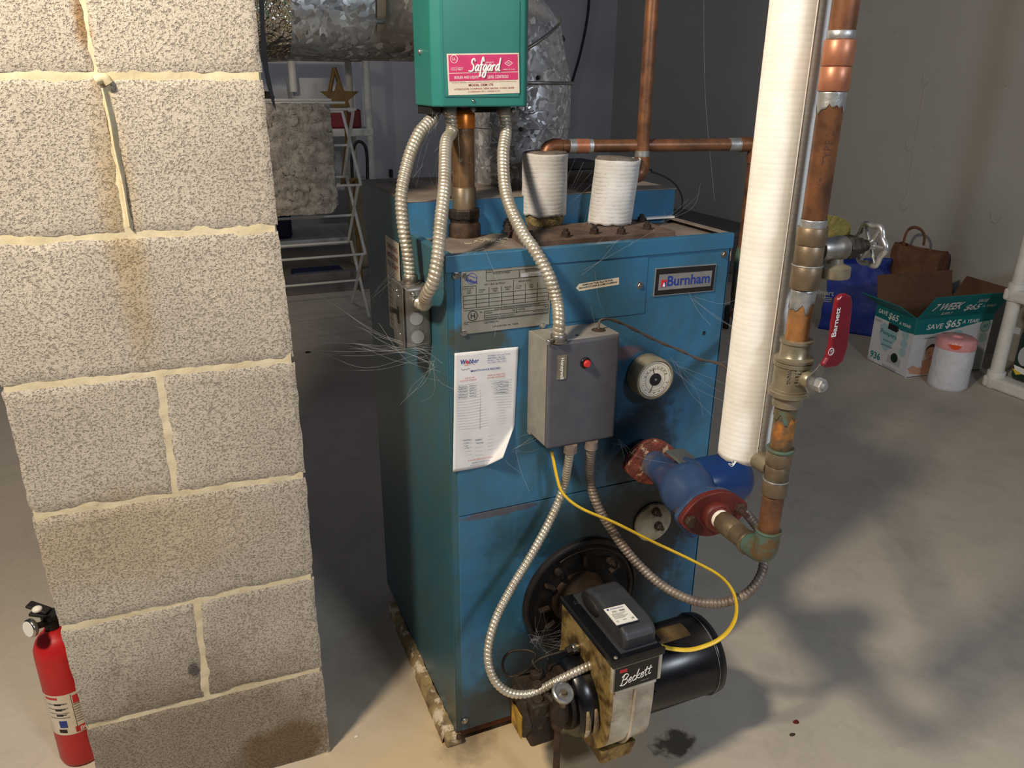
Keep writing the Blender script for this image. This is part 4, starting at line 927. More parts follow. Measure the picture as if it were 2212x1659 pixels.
pD = [p_d+Vector((0, 0, -.006))]+pth3([(1218, 1050, -.040), (1190, 1120, -.05), (1150, 1195, -.06), (1105, 1270, -.075), (1070, 1340, -.095), (1054, 1410, -.115), (1066, 1465, -.135), (1100, 1496, -.15), (1150, 1498, -.165), (1205, 1470, -.175), (1255, 1446, -.178)])+[PY(1284, 1434, -.178)]
tag(conduit(pD, .0076, .0068).build('burner_conduit', 'conduit'), 'grey corrugated conduit looping from the relay box down to the burner', 'conduit')
pmE = Vector((.452, -.160, .560))
pE = [p_e+Vector((0, 0, -.006))]+pth3([(1274, 1030, -.045), (1290, 1090, -.055), (1325, 1150, -.075), (1375, 1215, -.11), (1435, 1268, -.15), (1500, 1298, -.19), (1560, 1302, -.22), (1610, 1284, -.24), (1640, 1250, -.24), (1651, 1210, -.22), (1650, 1160, -.19)])+[pmE]
tag(conduit(pE, .0084, .0068).build('pump_conduit', 'conduitb'), 'brownish corrugated conduit sagging from the relay box to the blue circulator', 'conduit')
# yellow cable
pYl = pth3([(1192, 975, -.040), (1203, 1030, -.05), (1216, 1066, -.062), (1255, 1098, -.085), (1330, 1130, -.115), (1410, 1170, -.15), (1500, 1213, -.19), (1560, 1248, -.22), (1588, 1290, -.245), (1587, 1340, -.255), (1555, 1380, -.25), (1500, 1402, -.235), (1455, 1402, -.22), (1420, 1393, -.205)])
q = resample(cat(pYl, 8), .006)
tag(MB().tube(q, .0036, 10, flat=(1.35, .7)).build('yellow_cable', 'yellow'), 'yellow plastic cable looping from the relay box to the burner motor', 'cable')
pT = [pth+Vector((0, 0, .002)), pth+Vector((.004, .002, .018))]+pth3([(1330, 693, -.04), (1390, 722, -.045), (1430, 741, -.05), (1470, 757, -.055), (1510, 776, -.065), (1545, 783, -.08), (1568, 795, -.10), (1585, 830, -.12)])
q = resample(cat(pT, 8), .005); m = MB()
for s2 in (0, pi): m.tube([p+Vector((0, math.cos(i*.45+s2)*.0014, math.sin(i*.45+s2)*.0014)) for i, p in enumerate(q)], .0016, 8)
tag(m.build('thermostat_wire', 'brownwire'), 'thin twisted brown wire running from the relay box top to the lagged pipe', 'wire')

# ------------------------------------------------------------------ insulated stubs, copper return pipes
def stub(name, label, cx, cy, z0, h, r, tilt, seed, dt=0):
    th_ = thing(name, label, 'pipe', (cx, cy, z0-.02), 'lagged pipe stubs on the boiler')
    T_ = Vector(tilt)
    m = MB(); nu, nv = 48, 22
    def fn(u, v):
        a = 2*pi*u; rr = r*(1+.010*math.sin(3*a+seed)+.012*noise.noise(Vector((math.cos(a)*2, math.sin(a)*2, v*5+seed))))
        top = h*(.975+.02*noise.noise(Vector((math.cos(a)*1.3, math.sin(a)*1.3, seed)))-dt*math.cos(a-.6))
        bot = .004*noise.noise(Vector((math.cos(a)*4, math.sin(a)*4, seed+5)))
        zz = bot+(top-bot)*v
        if v > .93: rr *= 1.01
        return Vector((cx, cy, z0))+T_*zz+Vector((rr*math.cos(a), rr*math.sin(a), zz))
    m.grid(fn, nu, nv); m.build('lagging', 'lagd', th_, solid=.0012)
    m = MB().lathe(Vector((cx, cy, z0-.020)), (T_.x, T_.y, 1), [(r*.80, 0), (r*.90, .006), (r*.92, .016), (r*.97, .03), (r*.97, h*.94+.012), (r*.5, h*.955+.014), (r*.1, h*.95+.014)], 36); m.build('glass_wool_core', 'wool', th_)
    m = MB().lathe(Vector((cx, cy, z0))+T_*h*.98+Vector((0, 0, h*.965)), (T_.x-.02, T_.y, 1), [(r*.985, -.006), (r*1.0, .001), (r*.93, .004), (r*.5, .006), (r*.1, .005)], 30); m.build('cement_cap', 'lagtop', th_)
    return th_
SX1 = PY(1176, 410, .190).x; SX2 = PY(1326, 410, .150).x-.006
s1 = stub('lagged_stub', 'white lagged pipe stub with a flat dusty top, nearer the galvanized flue', SX1, .190, BH+.022, .110, .0405, (0, 0, 0), 1.0, .004)
s2_ = stub('lagged_stub', 'white lagged pipe stub leaning slightly right, right one of two on the boiler', SX2, .150, BH+.006, .116, .0400, (.10, 0, 0), 4.0, -.004)
R_p = .0112
e0 = Vector((.2765, .190, BH+.125))
zh = 1.1125
h0 = PY(1180, 313, .192)
cp = thing('copper_return_pipe', 'long horizontal copper pipe running right from the left lagged stub', 'pipe', (.26, .19, zh-.03))
EX = SX1+.002
bend = [Vector((EX, .191, BH+.118)), Vector((EX, .190, zh-.016)), Vector((EX+.004, .190, zh-.005)), Vector((EX+.013, .189, zh)), Vector((EX+.027, .188, zh))]
MB().tube(cat(bend, 6), .0135, 20).build('elbow', 'copper', cp)
hd_ = Vector((.640, .118, zh+.000)); hs_ = Vector((EX+.025, .188, zh)); dh = (hd_-hs_).normalized()
MB().cyl(hs_, hd_, R_p, 24).build('pipe_run', 'copper', cp)
MB().cyl(hs_+dh*.018, hs_+dh*.030, R_p+.0014, 24).build('soldered_collar', 'solder', cp)
MB().cyl(hs_+dh*.030, hs_+dh*.054, R_p+.0016, 24).build('coupling', 'copperb', cp)
MB().cyl(hs_+dh*.052, hs_+dh*.062, R_p+.0010, 24).build('solder_joint', 'solder', cp)
MB().cyl(hd_-dh*.034, hd_-dh*.008, R_p+.0012, 24).build('end_solder_collar', 'solder', cp)
MB().tube(cat([hd_-dh*.012, hd_+dh*.012, hd_+dh*.020+Vector((0, 0, -.010)), hd_+dh*.021+Vector((0, 0, -.034))], 6), .0135, 20).build('end_elbow', 'copper', cp)
vv = hd_+dh*.021
MB().cyl(vv+Vector((0, 0, -.030)), vv+Vector((0, 0, -.20)), R_p, 24).build('descending_pipe', 'copper', cp)
vb_ = vv+Vector((0, 0, -.31)); lk = (Vector((.3195, -.342, vb_.z))-vb_).normalized()
MB().lathe(vv+Vector((0, 0, -.195)), (0, 0, -1), [(.012, 0), (.014, .01), (.015, .02), (.015, .10), (.013, .108)], 24).build('corroded_lower_pipe', 'verdi', cp)
MB().tube(cat([vb_+Vector((0, 0, .02)), vb_, vb_+lk*.012+Vector((0, 0, -.010)), vb_+lk*.04+Vector((0, 0, -.012))], 5), .0135, 18).build('lower_elbow', 'copper', cp)
MB().cyl(vb_+lk*.035+Vector((0, 0, -.012)), Vector((.3195, -.342, vb_.z-.012))-lk*.036, R_p, 24).build('cross_pipe', 'copper', cp)
cv = thing('copper_riser', 'tall vertical copper pipe rising from the right lagged stub out of view', 'pipe', (.44, .150, 1.05))
vx_, vy_ = PY(1387, 335, .150).x, .150
MB().cyl((vx_, vy_, 1.085), (vx_, vy_, 1.60), R_p+.0006, 24).build('pipe_run', 'copper', cv)
MB().cyl((vx_, vy_, 1.086), (vx_, vy_, 1.104), R_p+.0022, 24).build('solder_joint', 'solder', cv)
MB().tube(cat([Vector((vx_, vy_, 1.094)), Vector((vx_, vy_, 1.072)), Vector((vx_-.006, vy_, 1.062)), Vector((vx_-.022, vy_, 1.062)), Vector((vx_-.034, vy_, 1.074))], 6), .0142, 20).build('elbow', 'copper', cv)

# ------------------------------------------------------------------ flue
FX, FY, FR = .301, .400, .0985
fl = thing('flue_pipe', 'spangled galvanized flue pipe rising from the boiler hood and bending left', 'flue pipe', (FX, FY, BHH))
def ringsweep(m, pts, r, seg=48, beads=()):
    m.tube(pts, r, seg)
MB().lathe((FX, FY, BHH+.001), (0, 0, 1), [(FR*.97, 0), (FR*.97, .112)], 56).build('lower_length', 'galv', fl)
MB().lathe((FX, FY, BHH+.108), (0, 0, 1), [(FR, 0), (FR, .086)], 56).build('middle_length', 'galv', fl)
# adjustable elbow of gores
C0 = Vector((FX-.135, FY, 1.218)); ang = [0, 30, 60, 90]
def gor(a0, a1, name):
    m = MB(); vs = []; fs = []; seg = 56
    for a in (a0, a1):
        a = math.radians(a); d_ = Vector((math.cos(a), 0, math.sin(a))); cc = C0+d_*.135
        for k in range(seg):
            t_ = 2*pi*k/seg; vs.append(cc+d_*math.cos(t_)*FR+Vector((0, 1, 0))*math.sin(t_)*FR)
    for k in range(seg): fs.append((k, (k+1) % seg, seg+(k+1) % seg, seg+k))
    m.add(vs, fs, True); m.build(name, 'galv', fl)
    return vs
for a0, a1 in zip(ang, ang[1:]): gor(a0, a1, 'elbow_segment')
for a in ang[:-1]:
    a_ = math.radians(a); d_ = Vector((math.cos(a_), 0, math.sin(a_))); cc = C0+d_*.135
    MB().tube([cc+d_*math.cos(2*pi*k/56)*(FR+.001)+Vector((0, 1, 0))*math.sin(2*pi*k/56)*(FR+.001) for k in range(57)], .0032, 8).build('bead', 'galvdull', fl)
zc = C0.z+.135; xe = C0.x
MB().cyl((xe, FY, zc), (-.030, FY, zc), FR+.0012, 56).build('inner_horizontal_length', 'galv', fl)
MB().cyl((-.022, FY, zc), (-.2275, FY, zc), FR+.0035, 56).build('outer_horizontal_length', 'galv', fl)
MB().lathe((-.152, FY, zc), (-1, 0, 0), [(FR+.0045, 0), (FR+.0055, .022), (FR+.0070, .045), (FR+.0120, .0755)], 60).build('foil_tape', 'foil', fl)
m = MB()
for (X, Y, w, h) in ((824, 14, .016, .030), (824, 28, .014, .014), (826, 56, .014, .013)):
    x, z = PY(X, Y, FY-FR-.004).x, PY(X, Y, FY-FR-.004).z
    aa = math.asin(max(-1, min(1, (z-zc)/FR))) if abs(z-zc) < FR else 0
    p = Vector((x, FY-(FR+.004)*math.cos(aa), zc+(FR+.004)*math.sin(aa))); nrm = Vector((0, -math.cos(aa), math.sin(aa))); up = Vector((0, math.sin(aa), math.cos(aa)))
    m.hexa([p-Vector((w/2, 0, 0))-up*h/2, p+Vector((w/2, 0, 0))-up*h/2, p+Vector((w/2, 0, 0))+up*h/2, p-Vector((w/2, 0, 0))+up*h/2]+[q+nrm*.003 for q in (p-Vector((w/2, 0, 0))-up*h/2, p+Vector((w/2, 0, 0))-up*h/2, p+Vector((w/2, 0, 0))+up*h/2, p-Vector((w/2, 0, 0))+up*h/2)])
m.build('tape_patches', simple('tan_masking_tape', (158, 142, 122), (140, 124, 104), 30, .8), fl, bevel=.001)
p = PY(1180, 112, FY-.02); q = PY(1207, 88, FY-.02)
dq = (q-p).normalized(); m = MB().cyl(p, q, .0045, 14); m.lathe(q, dq, [(.011, 0), (.011, .003)], 20); m.hexn(q+dq*.003, dq, .0085, .008); m.build('damper_bolt', 'iron', fl)
for X, Y in ((1125, 279), (1162, 168)):
    yy = FY-math.sqrt(max(0, FR**2-(PY(X, Y, .31).x-FX)**2)); p = PY(X, Y, yy); MB().ball(p, .0042, 10, 8).build('rivet', 'iron', fl)
# ------------------------------------------------------------------ main copper riser with its fittings
vx0, vy0 = .3215, -.410
def zof(px, py): return PY(px, py, vy0).z
cr = thing('boiler_return_riser', 'thick copper riser with brass tee, red-handled valve and bottom elbow, right of the lagged pipe', 'pipe', (vx0, vy0, .600))
def vcyl(z0, z1, r, mat, name, bev=.0008, seg=36, parent=cr): return MB().lathe((vx0, vy0, z0), (0, 0, 1), [(r-bev, 0), (r, bev), (r, z1-z0-bev), (r-bev, z1-z0)], seg).build(name, mat, parent)
vcyl(1.195, 1.62, .0143, 'copper', 'upper_pipe') if False else None
vcyl(1.040, 1.62, .0143, 'copper', 'upper_pipe')
vcyl(1.2130, 1.2385, .0168, 'copperb', 'lower_coupling_half'); vcyl(1.2388, 1.2655, .0170, 'copperb', 'upper_coupling_half')
vcyl(1.2655, 1.275, .0150, 'solder', 'upper_solder'); 
m = MB()
def drip(z0, z1, mat, name, seed, r=.0149):
    m = MB(); nu = 36
    def fn(u, v):
        a = 2*pi*u; lo = z1+(z0-z1)*(.55+.45*abs(noise.noise(Vector((math.cos(a)*1.7, math.sin(a)*1.7, seed)))*2.2)); return Vector((vx0+r*math.cos(a), vy0+r*math.sin(a), z1+(lo-z1)*v))
    return m.grid(fn, nu, 8).build(name, mat, cr, solid=.0004)
drip(1.190, 1.213, 'solder', 'solder_run', 3.3); drip(1.055, 1.072, 'solder', 'tee_solder', 5.1, .0150)
# stamped writing on the copper
tpn = Vector((CAM.x-vx0, CAM.y-vy0, 0)).normalized(); 
def pipetext(s, z, size, off, name):
    vs, fs = text_geo(s, 0); y0 = min(v[1] for v in vs); m = MB(); R1 = .0146
    base_a = math.atan2(tpn.y, tpn.x)+off; out = []
    for v in vs:
        a = base_a-(v[1]*size)/R1; out.append((vx0+R1*math.cos(a), vy0+R1*math.sin(a), z+v[0]*size))
    m.add(out, fs); m.build(name, 'hair', cr)
pipetext('1"    TYPE L', 1.110, .0125, .55, 'stamped_text')
# brass tee
zt0, ztm, ztn, zt1 = zof(1738, 622), zof(1745, 572), zof(1752, 528), zof(1757, 489)
tee = vcyl(zt0, ztm+.0005, .0178, 'brass', 'brass_tee'); vcyl(ztm, ztn, .0170, 'brass', 'tee_middle', parent=tee); vcyl(ztn, zt1, .0178, 'brass', 'tee_top', parent=tee)
vcyl(ztm-.0008, ztm+.001, .0184, 'solder', 'tee_bead', .0003, parent=tee)
drip(zt0-.028, zt0, 'solder', 'white_solder_run', 8.2, .0148)
zv1 = zof(1712, 728); zv0 = zof(1690, 845)
vcyl(zv0-.02, 1.042, .0143, simple('orange_stained_copper', (184, 124, 70), (116, 90, 64), 30, .4, .35, .2, 90, .0008), 'middle_pipe')
# drain cock
dz = ztn-.009+.002; d0 = Vector((vx0+.014, vy0-.002, dz)); dd_ = Vector((.99, -.10, .03)).normalized()
dv = MB().lathe(d0, dd_, [(.0135, 0), (.0150, .004), (.0135, .012), (.0150, .022), (.0145, .034), (.0115, .038)], 28).build('drain_cock', 'galvdull', cr)
MB().lathe(d0+dd_*.036, dd_, [(.0150, 0), (.0155, .003), (.0155, .012)], 6, False).build('bonnet_nut', 'iron', dv, bevel=.0008)
MB().lathe(d0+dd_*.047, dd_, [(.0100, 0), (.0100, .012), (.0070, .013), (.0070, .020), (.0035, .021), (.0035, .034)], 12).build('packing_nut', 'iron', dv)
wc = d0+dd_*.073
oc = d0+dd_*.024+Vector((0, 0, -.012))
MB().lathe(oc, (0, 0, -1), [(.0095, 0), (.0105, .006), (.0200, .010), (.0205, .022), (.0190, .0235), (.0170, .0235), (.0165, .018)], 36).build('hose_outlet', 'brassl', dv)
u_, w__, a_ = basis(dd_); m = MB(); N = 72; RW = .0245
rim = [wc+(u_*math.cos(t_)+w__*math.sin(t_))*(RW*(1+.09*math.cos(6*t_))) for t_ in [2*pi*k/N for k in range(N+1)]]
m.tube(rim, .0035, 10, cap=False)
m.lathe(wc-dd_*.006, dd_, [(.0065, 0), (.0070, .003), (.0065, .010), (.003, .012)], 18)
for k in range(6):
    t_ = 2*pi*k/6; m.tube([wc+(u_*math.cos(t_)+w__*math.sin(t_))*.005, wc+(u_*math.cos(t_)+w__*math.sin(t_))*RW*1.1], .0019, 8)
m.build('hand_wheel', 'chrome', dv)
# yellow tag behind the cock
q = [PY(X, Y, vy0+.022) for X, Y in ((1782, 560), (1832, 548), (1838, 486), (1826, 474), (1806, 467), (1786, 464))]
MB().prism(q, (0, .0012, 0)).build('foil_tag', 'foilgold', cr, bevel=.0004, label='crinkled yellow tag behind the drain cock')
# ball valve
vb = zof(1697, 805)
bv = MB().lathe((vx0, vy0, zv0-.002), (0, 0, 1), [(.0160, -.019), (.0188, -.0185), (.0188, -.006), (.0205, -.005), (.0252, -.003), (.0252, .0025), (.0236, .0035), (.0236, .0065), (.0224, .0070), (.0224, .0370), (.0242, .0375), (.0242, .0415), (.0225, .0425), (.0240, .0435), (.0240, .0470), (.0205, .0480), (.0182, .0500), (.0182, .0665), (.0200, .0670), (.0200, .0705), (.0150, .0710)], 44).build('ball_valve_body', 'brassl', cr)
vl = Plane((vx0, vy0-.0232, vb-.006), (-.55*0+1, 0, 0), (0, 0, 1))
aa = math.radians(-125)
PV = Plane((vx0+.0228*math.cos(aa), vy0+.0228*math.sin(aa), vb), (-math.sin(aa), math.cos(aa), 0), (0, 0, 1))
m = MB(); text(m, PV, '400', -.0005, .0125, w=.022, hgt=.0075, rot=-pi/2, bold=.01, lift=.0006); text(m, PV, 'WOG', -.0100, .0110, w=.018, hgt=.0055, rot=-pi/2, bold=.01, lift=.0002); m.build('cast_figures', 'brassl', bv, solid=.0008)
sa = math.radians(-86); sd_ = Vector((math.cos(sa), math.sin(sa), 0)); vc = Vector((vx0, vy0, vb-.002))
m = MB().cyl(vc+sd_*.018, vc+sd_*.034, .0105, 24, bev=.001); m.cyl(vc+sd_*.034, vc+sd_*.040, .0075, 18); m.build('stem_boss', 'brassl', bv)
nt = MB(); nt.lathe(vc+sd_*.042, sd_, [(.0092, 0), (.0092, .002)], 24); nt.hexn(vc+sd_*.044, sd_, .0088, .008); nt.cyl(vc+sd_*.050, vc+sd_*.055, .004, 14)
lev = nt.build('lever_nut', 'silver', bv)
HPn = Plane(vc+sd_*.041, Vector((-sd_.y, sd_.x, 0)), (0, 0, 1))
def hq(X, Y, o): 
    q = PP(X, Y, vc+sd_*(.041+o), sd_); return q
path = [(1738, 838, 0), (1752, 822, 0), (1762, 806, .003), (1776, 790, .010), (1788, 780, .013)]
m = MB().prism([hq(X, Y, 0) for X, Y in ((1738, 836), (1744, 849), (1758, 850), (1768, 838), (1770, 814), (1784, 794), (1797, 783), (1789, 772), (1772, 784), (1756, 802), (1742, 816))], sd_*.0022)
m.build('lever_strap', 'steel', bv, bevel=.0006)
# red grip: flat rounded bar
gl = [(1776, 792), (1768, 786), (1778, 770), (1785, 744), (1790, 700), (1796, 664), (1800, 644), (1808, 634), (1820, 632), (1829, 637), (1832, 648), (1831, 668), (1826, 710), (1821, 748), (1812, 776), (1800, 788)]
go = .004
gp = [hq(X, Y, go) for X, Y in gl]
grip = MB().prism(gp, sd_*.0075).build('lever_grip', 'redgrip', bv, bevel=.0028, seg=4, label='long red vinyl grip lettered in white')
gN = Plane(hq(1794, 742, go+.0078), hq(1809, 668, go+.0078)-hq(1794, 742, go+.0078), Vector((-1, 0, 0)))
if gN.n.dot(sd_) < 0: gN = Plane(gN.o, gN.u, -gN.v)
gA, gB = hq(1803, 727, go+.0078), hq(1814, 665, go+.0078)
gN = Plane(gA, gB-gA, -Vector((-sd_.y, sd_.x, 0)))
if gN.n.dot(sd_) < 0: gN.v = -gN.v; gN.n = -gN.n
m = MB(); text(m, gN, 'Barnett', .000, -.0012, w=(gB-gA).length*1.02, hgt=.0078, bold=.022, lift=.0006)
xx = -(hq(1803, 727, go)-hq(1797, 762, go)).length
gN.ring(m, xx+.002, .002, .0048, .0008, .0004, .0002); text(m, gN, 'US', xx-.001, -.001, w=.0055, hgt=.0045, lift=.0006); m.build('grip_lettering', 'printw', grip)
# lower copper and fittings
z1_, z2_ = zof(1685, 875), zof(1672, 975)
vcyl(z2_-.01, zv0-.018, .0143, simple('stained_orange_copper', (188, 122, 56), (92, 84, 70), 34, .42, .35, .2, 90, .0008, .40, .58), 'lower_pipe')
drip(z1_-.022, z1_, 'verdi', 'green_crust', 2.2, .0149)
zc1, zc0 = z2_+.001, zof(1655, 1070)
tee2 = vcyl(zc0, zc0+.022, .0168, 'brass', 'lower_tee'); vcyl(zc0+.022, zc1-.022, .0158, 'brass', 'lower_tee_middle', parent=tee2); vcyl(zc1-.022, zc1, .0168, 'brass', 'lower_tee_top', parent=tee2)
vcyl(zc1-.001, zc1+.0028, .0180, 'verdi', 'verdigris_ring', .0003, parent=tee2)
vcyl(zc0+.0215, zc0+.0232, .0174, 'solder', 'tee_bead', .0003, parent=tee2)
ib = Vector((.3190, -.342, .735)); zb2 = (zc0+zc1)/2+.002
MB().tube(cat([Vector((vx0, vy0+.012, zb2)), Vector((.320, -.372, zb2)), Vector((.3195, -.350, zb2+.005)), Vector((.3190, -.343, zb2+.018)), Vector((.3190, -.342, zb2+.036))], 6), .0135, 20).build('side_elbow', 'brassl', tee2)
ze1 = zof(1642, 1150); zaxis = AX1.z
vcyl(ze1-.004, zc0+.004, .0143, MT['copper'], 'short_pipe')
vcyl(ze1-.0015, ze1+.0015, .0176, 'verdi', 'elbow_rim', .0003)
ez = zaxis+.002
el = [Vector((vx0, vy0, ze1)), Vector((vx0, vy0, ez+.016)), Vector((vx0, vy0+.004, ez+.005)), Vector((vx0+.001, vy0+.015, ez)), ax(-.372)]
MB().tube(cat(el, 8), .0168, 28).build('bottom_elbow', 'verdi', cr)
MB().cyl(ax(-.374), ax(-.366), .0182, 28, bev=.0008).build('elbow_collar', 'brass', cr)
MB().cyl(ax(-.368), ax(-.335), .0158, 28).build('threaded_adapter', 'brass', cr)
MB().cyl(ax(-.340), ax(-.300), .0170, 10, bev=.001).build('hex_adapter', 'brass', cr)
MB().cyl(ax(-.304), ax(-.292), .0150, 28).build('tape_wrap', 'printw', cr, label='white thread tape')

# ------------------------------------------------------------------ lagged vertical pipe
lgx, lgy, lgr = .3195, -.342, .0333
lg = thing('lagged_pipe', 'long white ribbed lagged vertical pipe just left of the thick copper riser', 'pipe', (lgx, lgy, .735))
m = MB()
def fl_(u, v):
    a = 2*pi*u; z = .733+v*.89
    if v == 0: z += .0045*noise.noise(Vector((math.cos(a)*2.5, math.sin(a)*2.5, 2)))
    r_ = lgr*(1+.006*noise.noise(Vector((math.cos(a), math.sin(a), z*8)))); return Vector((lgx+r_*math.cos(a), lgy+r_*math.sin(a), z))
m.grid(fl_, 56, 120); m.build('jacket', 'lag', lg, solid=.0012)
m = MB().lathe((lgx, lgy, .737), (0, 0, 1), [(lgr-.0015, 0), (lgr-.0015, .88)], 40); m.build('insulation_core', 'wool', lg)
aa = math.radians(248); m = MB(); 
for k in range(1): m.tube([Vector((lgx+(lgr+.0002)*math.cos(aa+.25), lgy+(lgr+.0002)*math.sin(aa+.25), .74+i*.0442)) for i in range(21)], .0009, 6)
m.build('jacket_seam', 'printw', lg)
a_ = math.radians(215); m = MB()
for i, (da, dz, L) in enumerate(((.0, .0, .012), (.03, -.002, .016), (-.02, .001, .009))):
    p = Vector((lgx+lgr*math.cos(a_+da), lgy+lgr*math.sin(a_+da), .736)); q = Vector((math.cos(a_-.4), math.sin(a_-.4), 0)); m.tube(cat([p, p+q*L*.5+Vector((0, 0, dz-.003)), p+q*L+Vector((0, 0, dz+.003*i))], 4), .0006, 6)
m.build('frayed_threads', 'lag', lg)

# ------------------------------------------------------------------ circulator
cpm = thing('circulator_pump', 'navy blue circulator pump with red flanges between boiler front and copper elbow', 'pump', ax(-.16)-Vector((0, 0, .06)))
MB().cyl(ax(-.001), ax(-.045), .0245, 32, bev=.001).build('black_nipple', 'black', cpm)
AH = Vector((1, AX1.x-AX0.x, 0)); 
def flange(y, th_, w, h, name, mat, rot=0.0, ny=1):
    c = ax(y); u_ = AD.cross(Vector((0, 0, 1))).normalized(); v_ = u_.cross(AD).normalized()
    if u_.x < 0: u_ = -u_
    cr_, sr_ = math.cos(rot), math.sin(rot); uu = u_*cr_+v_*sr_*1; vv_ = -u_*sr_+v_*cr_
    pts = []
    n = 64
    for k in range(n):
        t_ = 2*pi*k/n; ca, sa = math.cos(t_), math.sin(t_)
        # oval with flattened shoulders
        x = w*math.copysign(abs(ca)**.85, ca); y_ = h*math.copysign(abs(sa)**.95, sa)*(1-.5*abs(ca)**2)
        pts.append(c+uu*x+vv_*y_)
    o = MB().prism(pts, AD*th_).build(name, mat, cpm, bevel=.0018); return o, c, uu, vv_
f1, c1, u1, v1 = flange(-.043, .011, .054, .041, 'boiler_side_flange', 'redrust', .12)
flange(-.056, .011, .054, .040, 'pump_inlet_flange', 'redrust', .12)
f2, c2, u2, v2 = flange(-.253, .010, .058, .036, 'pump_outlet_flange', 'pumpblue', .10)
f3, c3, u3, v3 = flange(-.2645, .012, .058, .037, 'outlet_flange', 'redf', .10)
MB().cyl(ax(-.274), ax(-.292), .0235, 32, bev=.003).build('flange_hub', 'redf', cpm)
for s_ in (-1, 1):
    p = c3+u3*s_*.043; m = MB(); m.hexn(p+AD*.012, AD, .0098, .008); m.cyl(p-AD*.024, p+AD*.012, .005, 14); m.hexn(p-AD*.014, -AD, .0100, .009); m.build('flange_bolt', 'rust', f3)
# extra long stud on the right
p = c3+u3*.040; MB().cyl(p+AD*.012, p+AD*.040, .0042, 14).build('long_stud', 'rust', f3)
# volute body
m = MB(); cB_ = ax(-.165)
ring_ = []
def body(u, v):
    y = -.066-.189*v; c = ax(y); a = 2*pi*u
    r = .0255+.021*math.exp(-((v-.62)/.22)**2)+.008*math.exp(-((v-1)/.12)**2)
    off = Vector((.0, 0, -.003*math.exp(-((v-.55)/.3)**2))); u__, w_, _ = basis(AD)
    bulge = 1+.10*math.exp(-((v-.55)/.25)**2)*math.cos(a-.5)
    return c+off+(u__*math.cos(a)+w_*math.sin(a))*r*bulge
m.grid(body, 40, 32); m.build('volute', 'pumpblue', cpm)
mo_c = ax(-.165)+Vector((0, 0, -.004)); md_ = Vector((1, .0, -.02)).normalized()
MB().lathe(mo_c+md_*.010, md_, [(.049, 0), (.0495, .008), (.0465, .012), (.0450, .020)], 40).build('bearing_housing', 'pumpblue', cpm)
MB().lathe(mo_c+md_*.026, md_, [(.0425, 0), (.0445, .004), (.0450, .078), (.0430, .090), (.036, .100), (.023, .105), (.006, .107)], 44).build('motor_can', 'motorblue', cpm, sub=0)
# bracket plate on top of the volute
p = ax(-.138)+Vector((.012, 0, .040)); m = MB()
m.hexa([p+Vector((-.020, .020, .004)), p+Vector((.022, .026, -.002)), p+Vector((.030, -.040, -.010)), p+Vector((-.018, -.034, -.002))]+[q+Vector((0, 0, .005)) for q in (p+Vector((-.020, .020, .004)), p+Vector((.022, .026, -.002)), p+Vector((.030, -.040, -.010)), p+Vector((-.018, -.034, -.002)))])
m.build('oiler_bracket', simple('dusty_navy_plate', (96, 94, 84), (58, 70, 86), 24, .55, .1), cpm, bevel=.003)
m = MB().ball(p+Vector((.006, -.050, -.006)), .0065, 12, 8); m.build('oil_cap', 'pumpblue', cpm)
# loop strap below
q = [PY(X, Y, ax(-.215).y) for X, Y in ((1462, 1112), (1460, 1124), (1486, 1154), (1497, 1160), (1503, 1154))]
MB().tube(cat(q, 5), .0018, 8).build('wire_bail', 'motorblue', cpm)
q = [PY(X, Y, -.205) for X, Y in ((1462, 1108), (1505, 1146), (1520, 1140), (1490, 1085))]
MB().prism(q, AD*.004).build('name_tab', 'pumpblue', cpm, bevel=.001)
MB().cyl(pmE+Vector((0, 0, -.004)), pmE+Vector((0, 0, .014)), .0115, 18).build('conduit_connector', 'conduitb', cpm)

# ------------------------------------------------------------------ oil burner
by_, bz_ = -.150, .196
ob = thing('oil_burner', 'grimy oil burner with black motor and grey transformer bolted on the boiler front', 'burner', (.25, -.15, .06))
MB().lathe((.255, -.006, .282), (0, -1, 0), [(.058, 0), (.056, .01), (.053, .03), (.053, .080)], 44).build('air_tube', 'tubebrown', ob)
bx0, bx1 = .187, .278
# cast housing: square upper box and round scroll below
m = MB(); n = 40; poly = []
yf, yb = -.252, -.068
poly += [(yf, .332), (yf, .232)]
for k in range(22):
    a = math.radians(195+k*6.6); poly.append((by_+.100*math.cos(a)*1.0, bz_+.100*math.sin(a)))
poly += [(-.060, .200), (yb, .240), (yb, .332)]
m.prism([(bx0+.004, y, z) for y, z in poly], (bx1-bx0-.008, 0, 0)); hs = m.build('blower_housing', 'alu', ob, bevel=.003)
m = MB(); m.prism([(bx0, y, z) for y, z in poly], (.006, 0, 0)); m.build('housing_left_flange', 'aluoil', hs, bevel=.001)
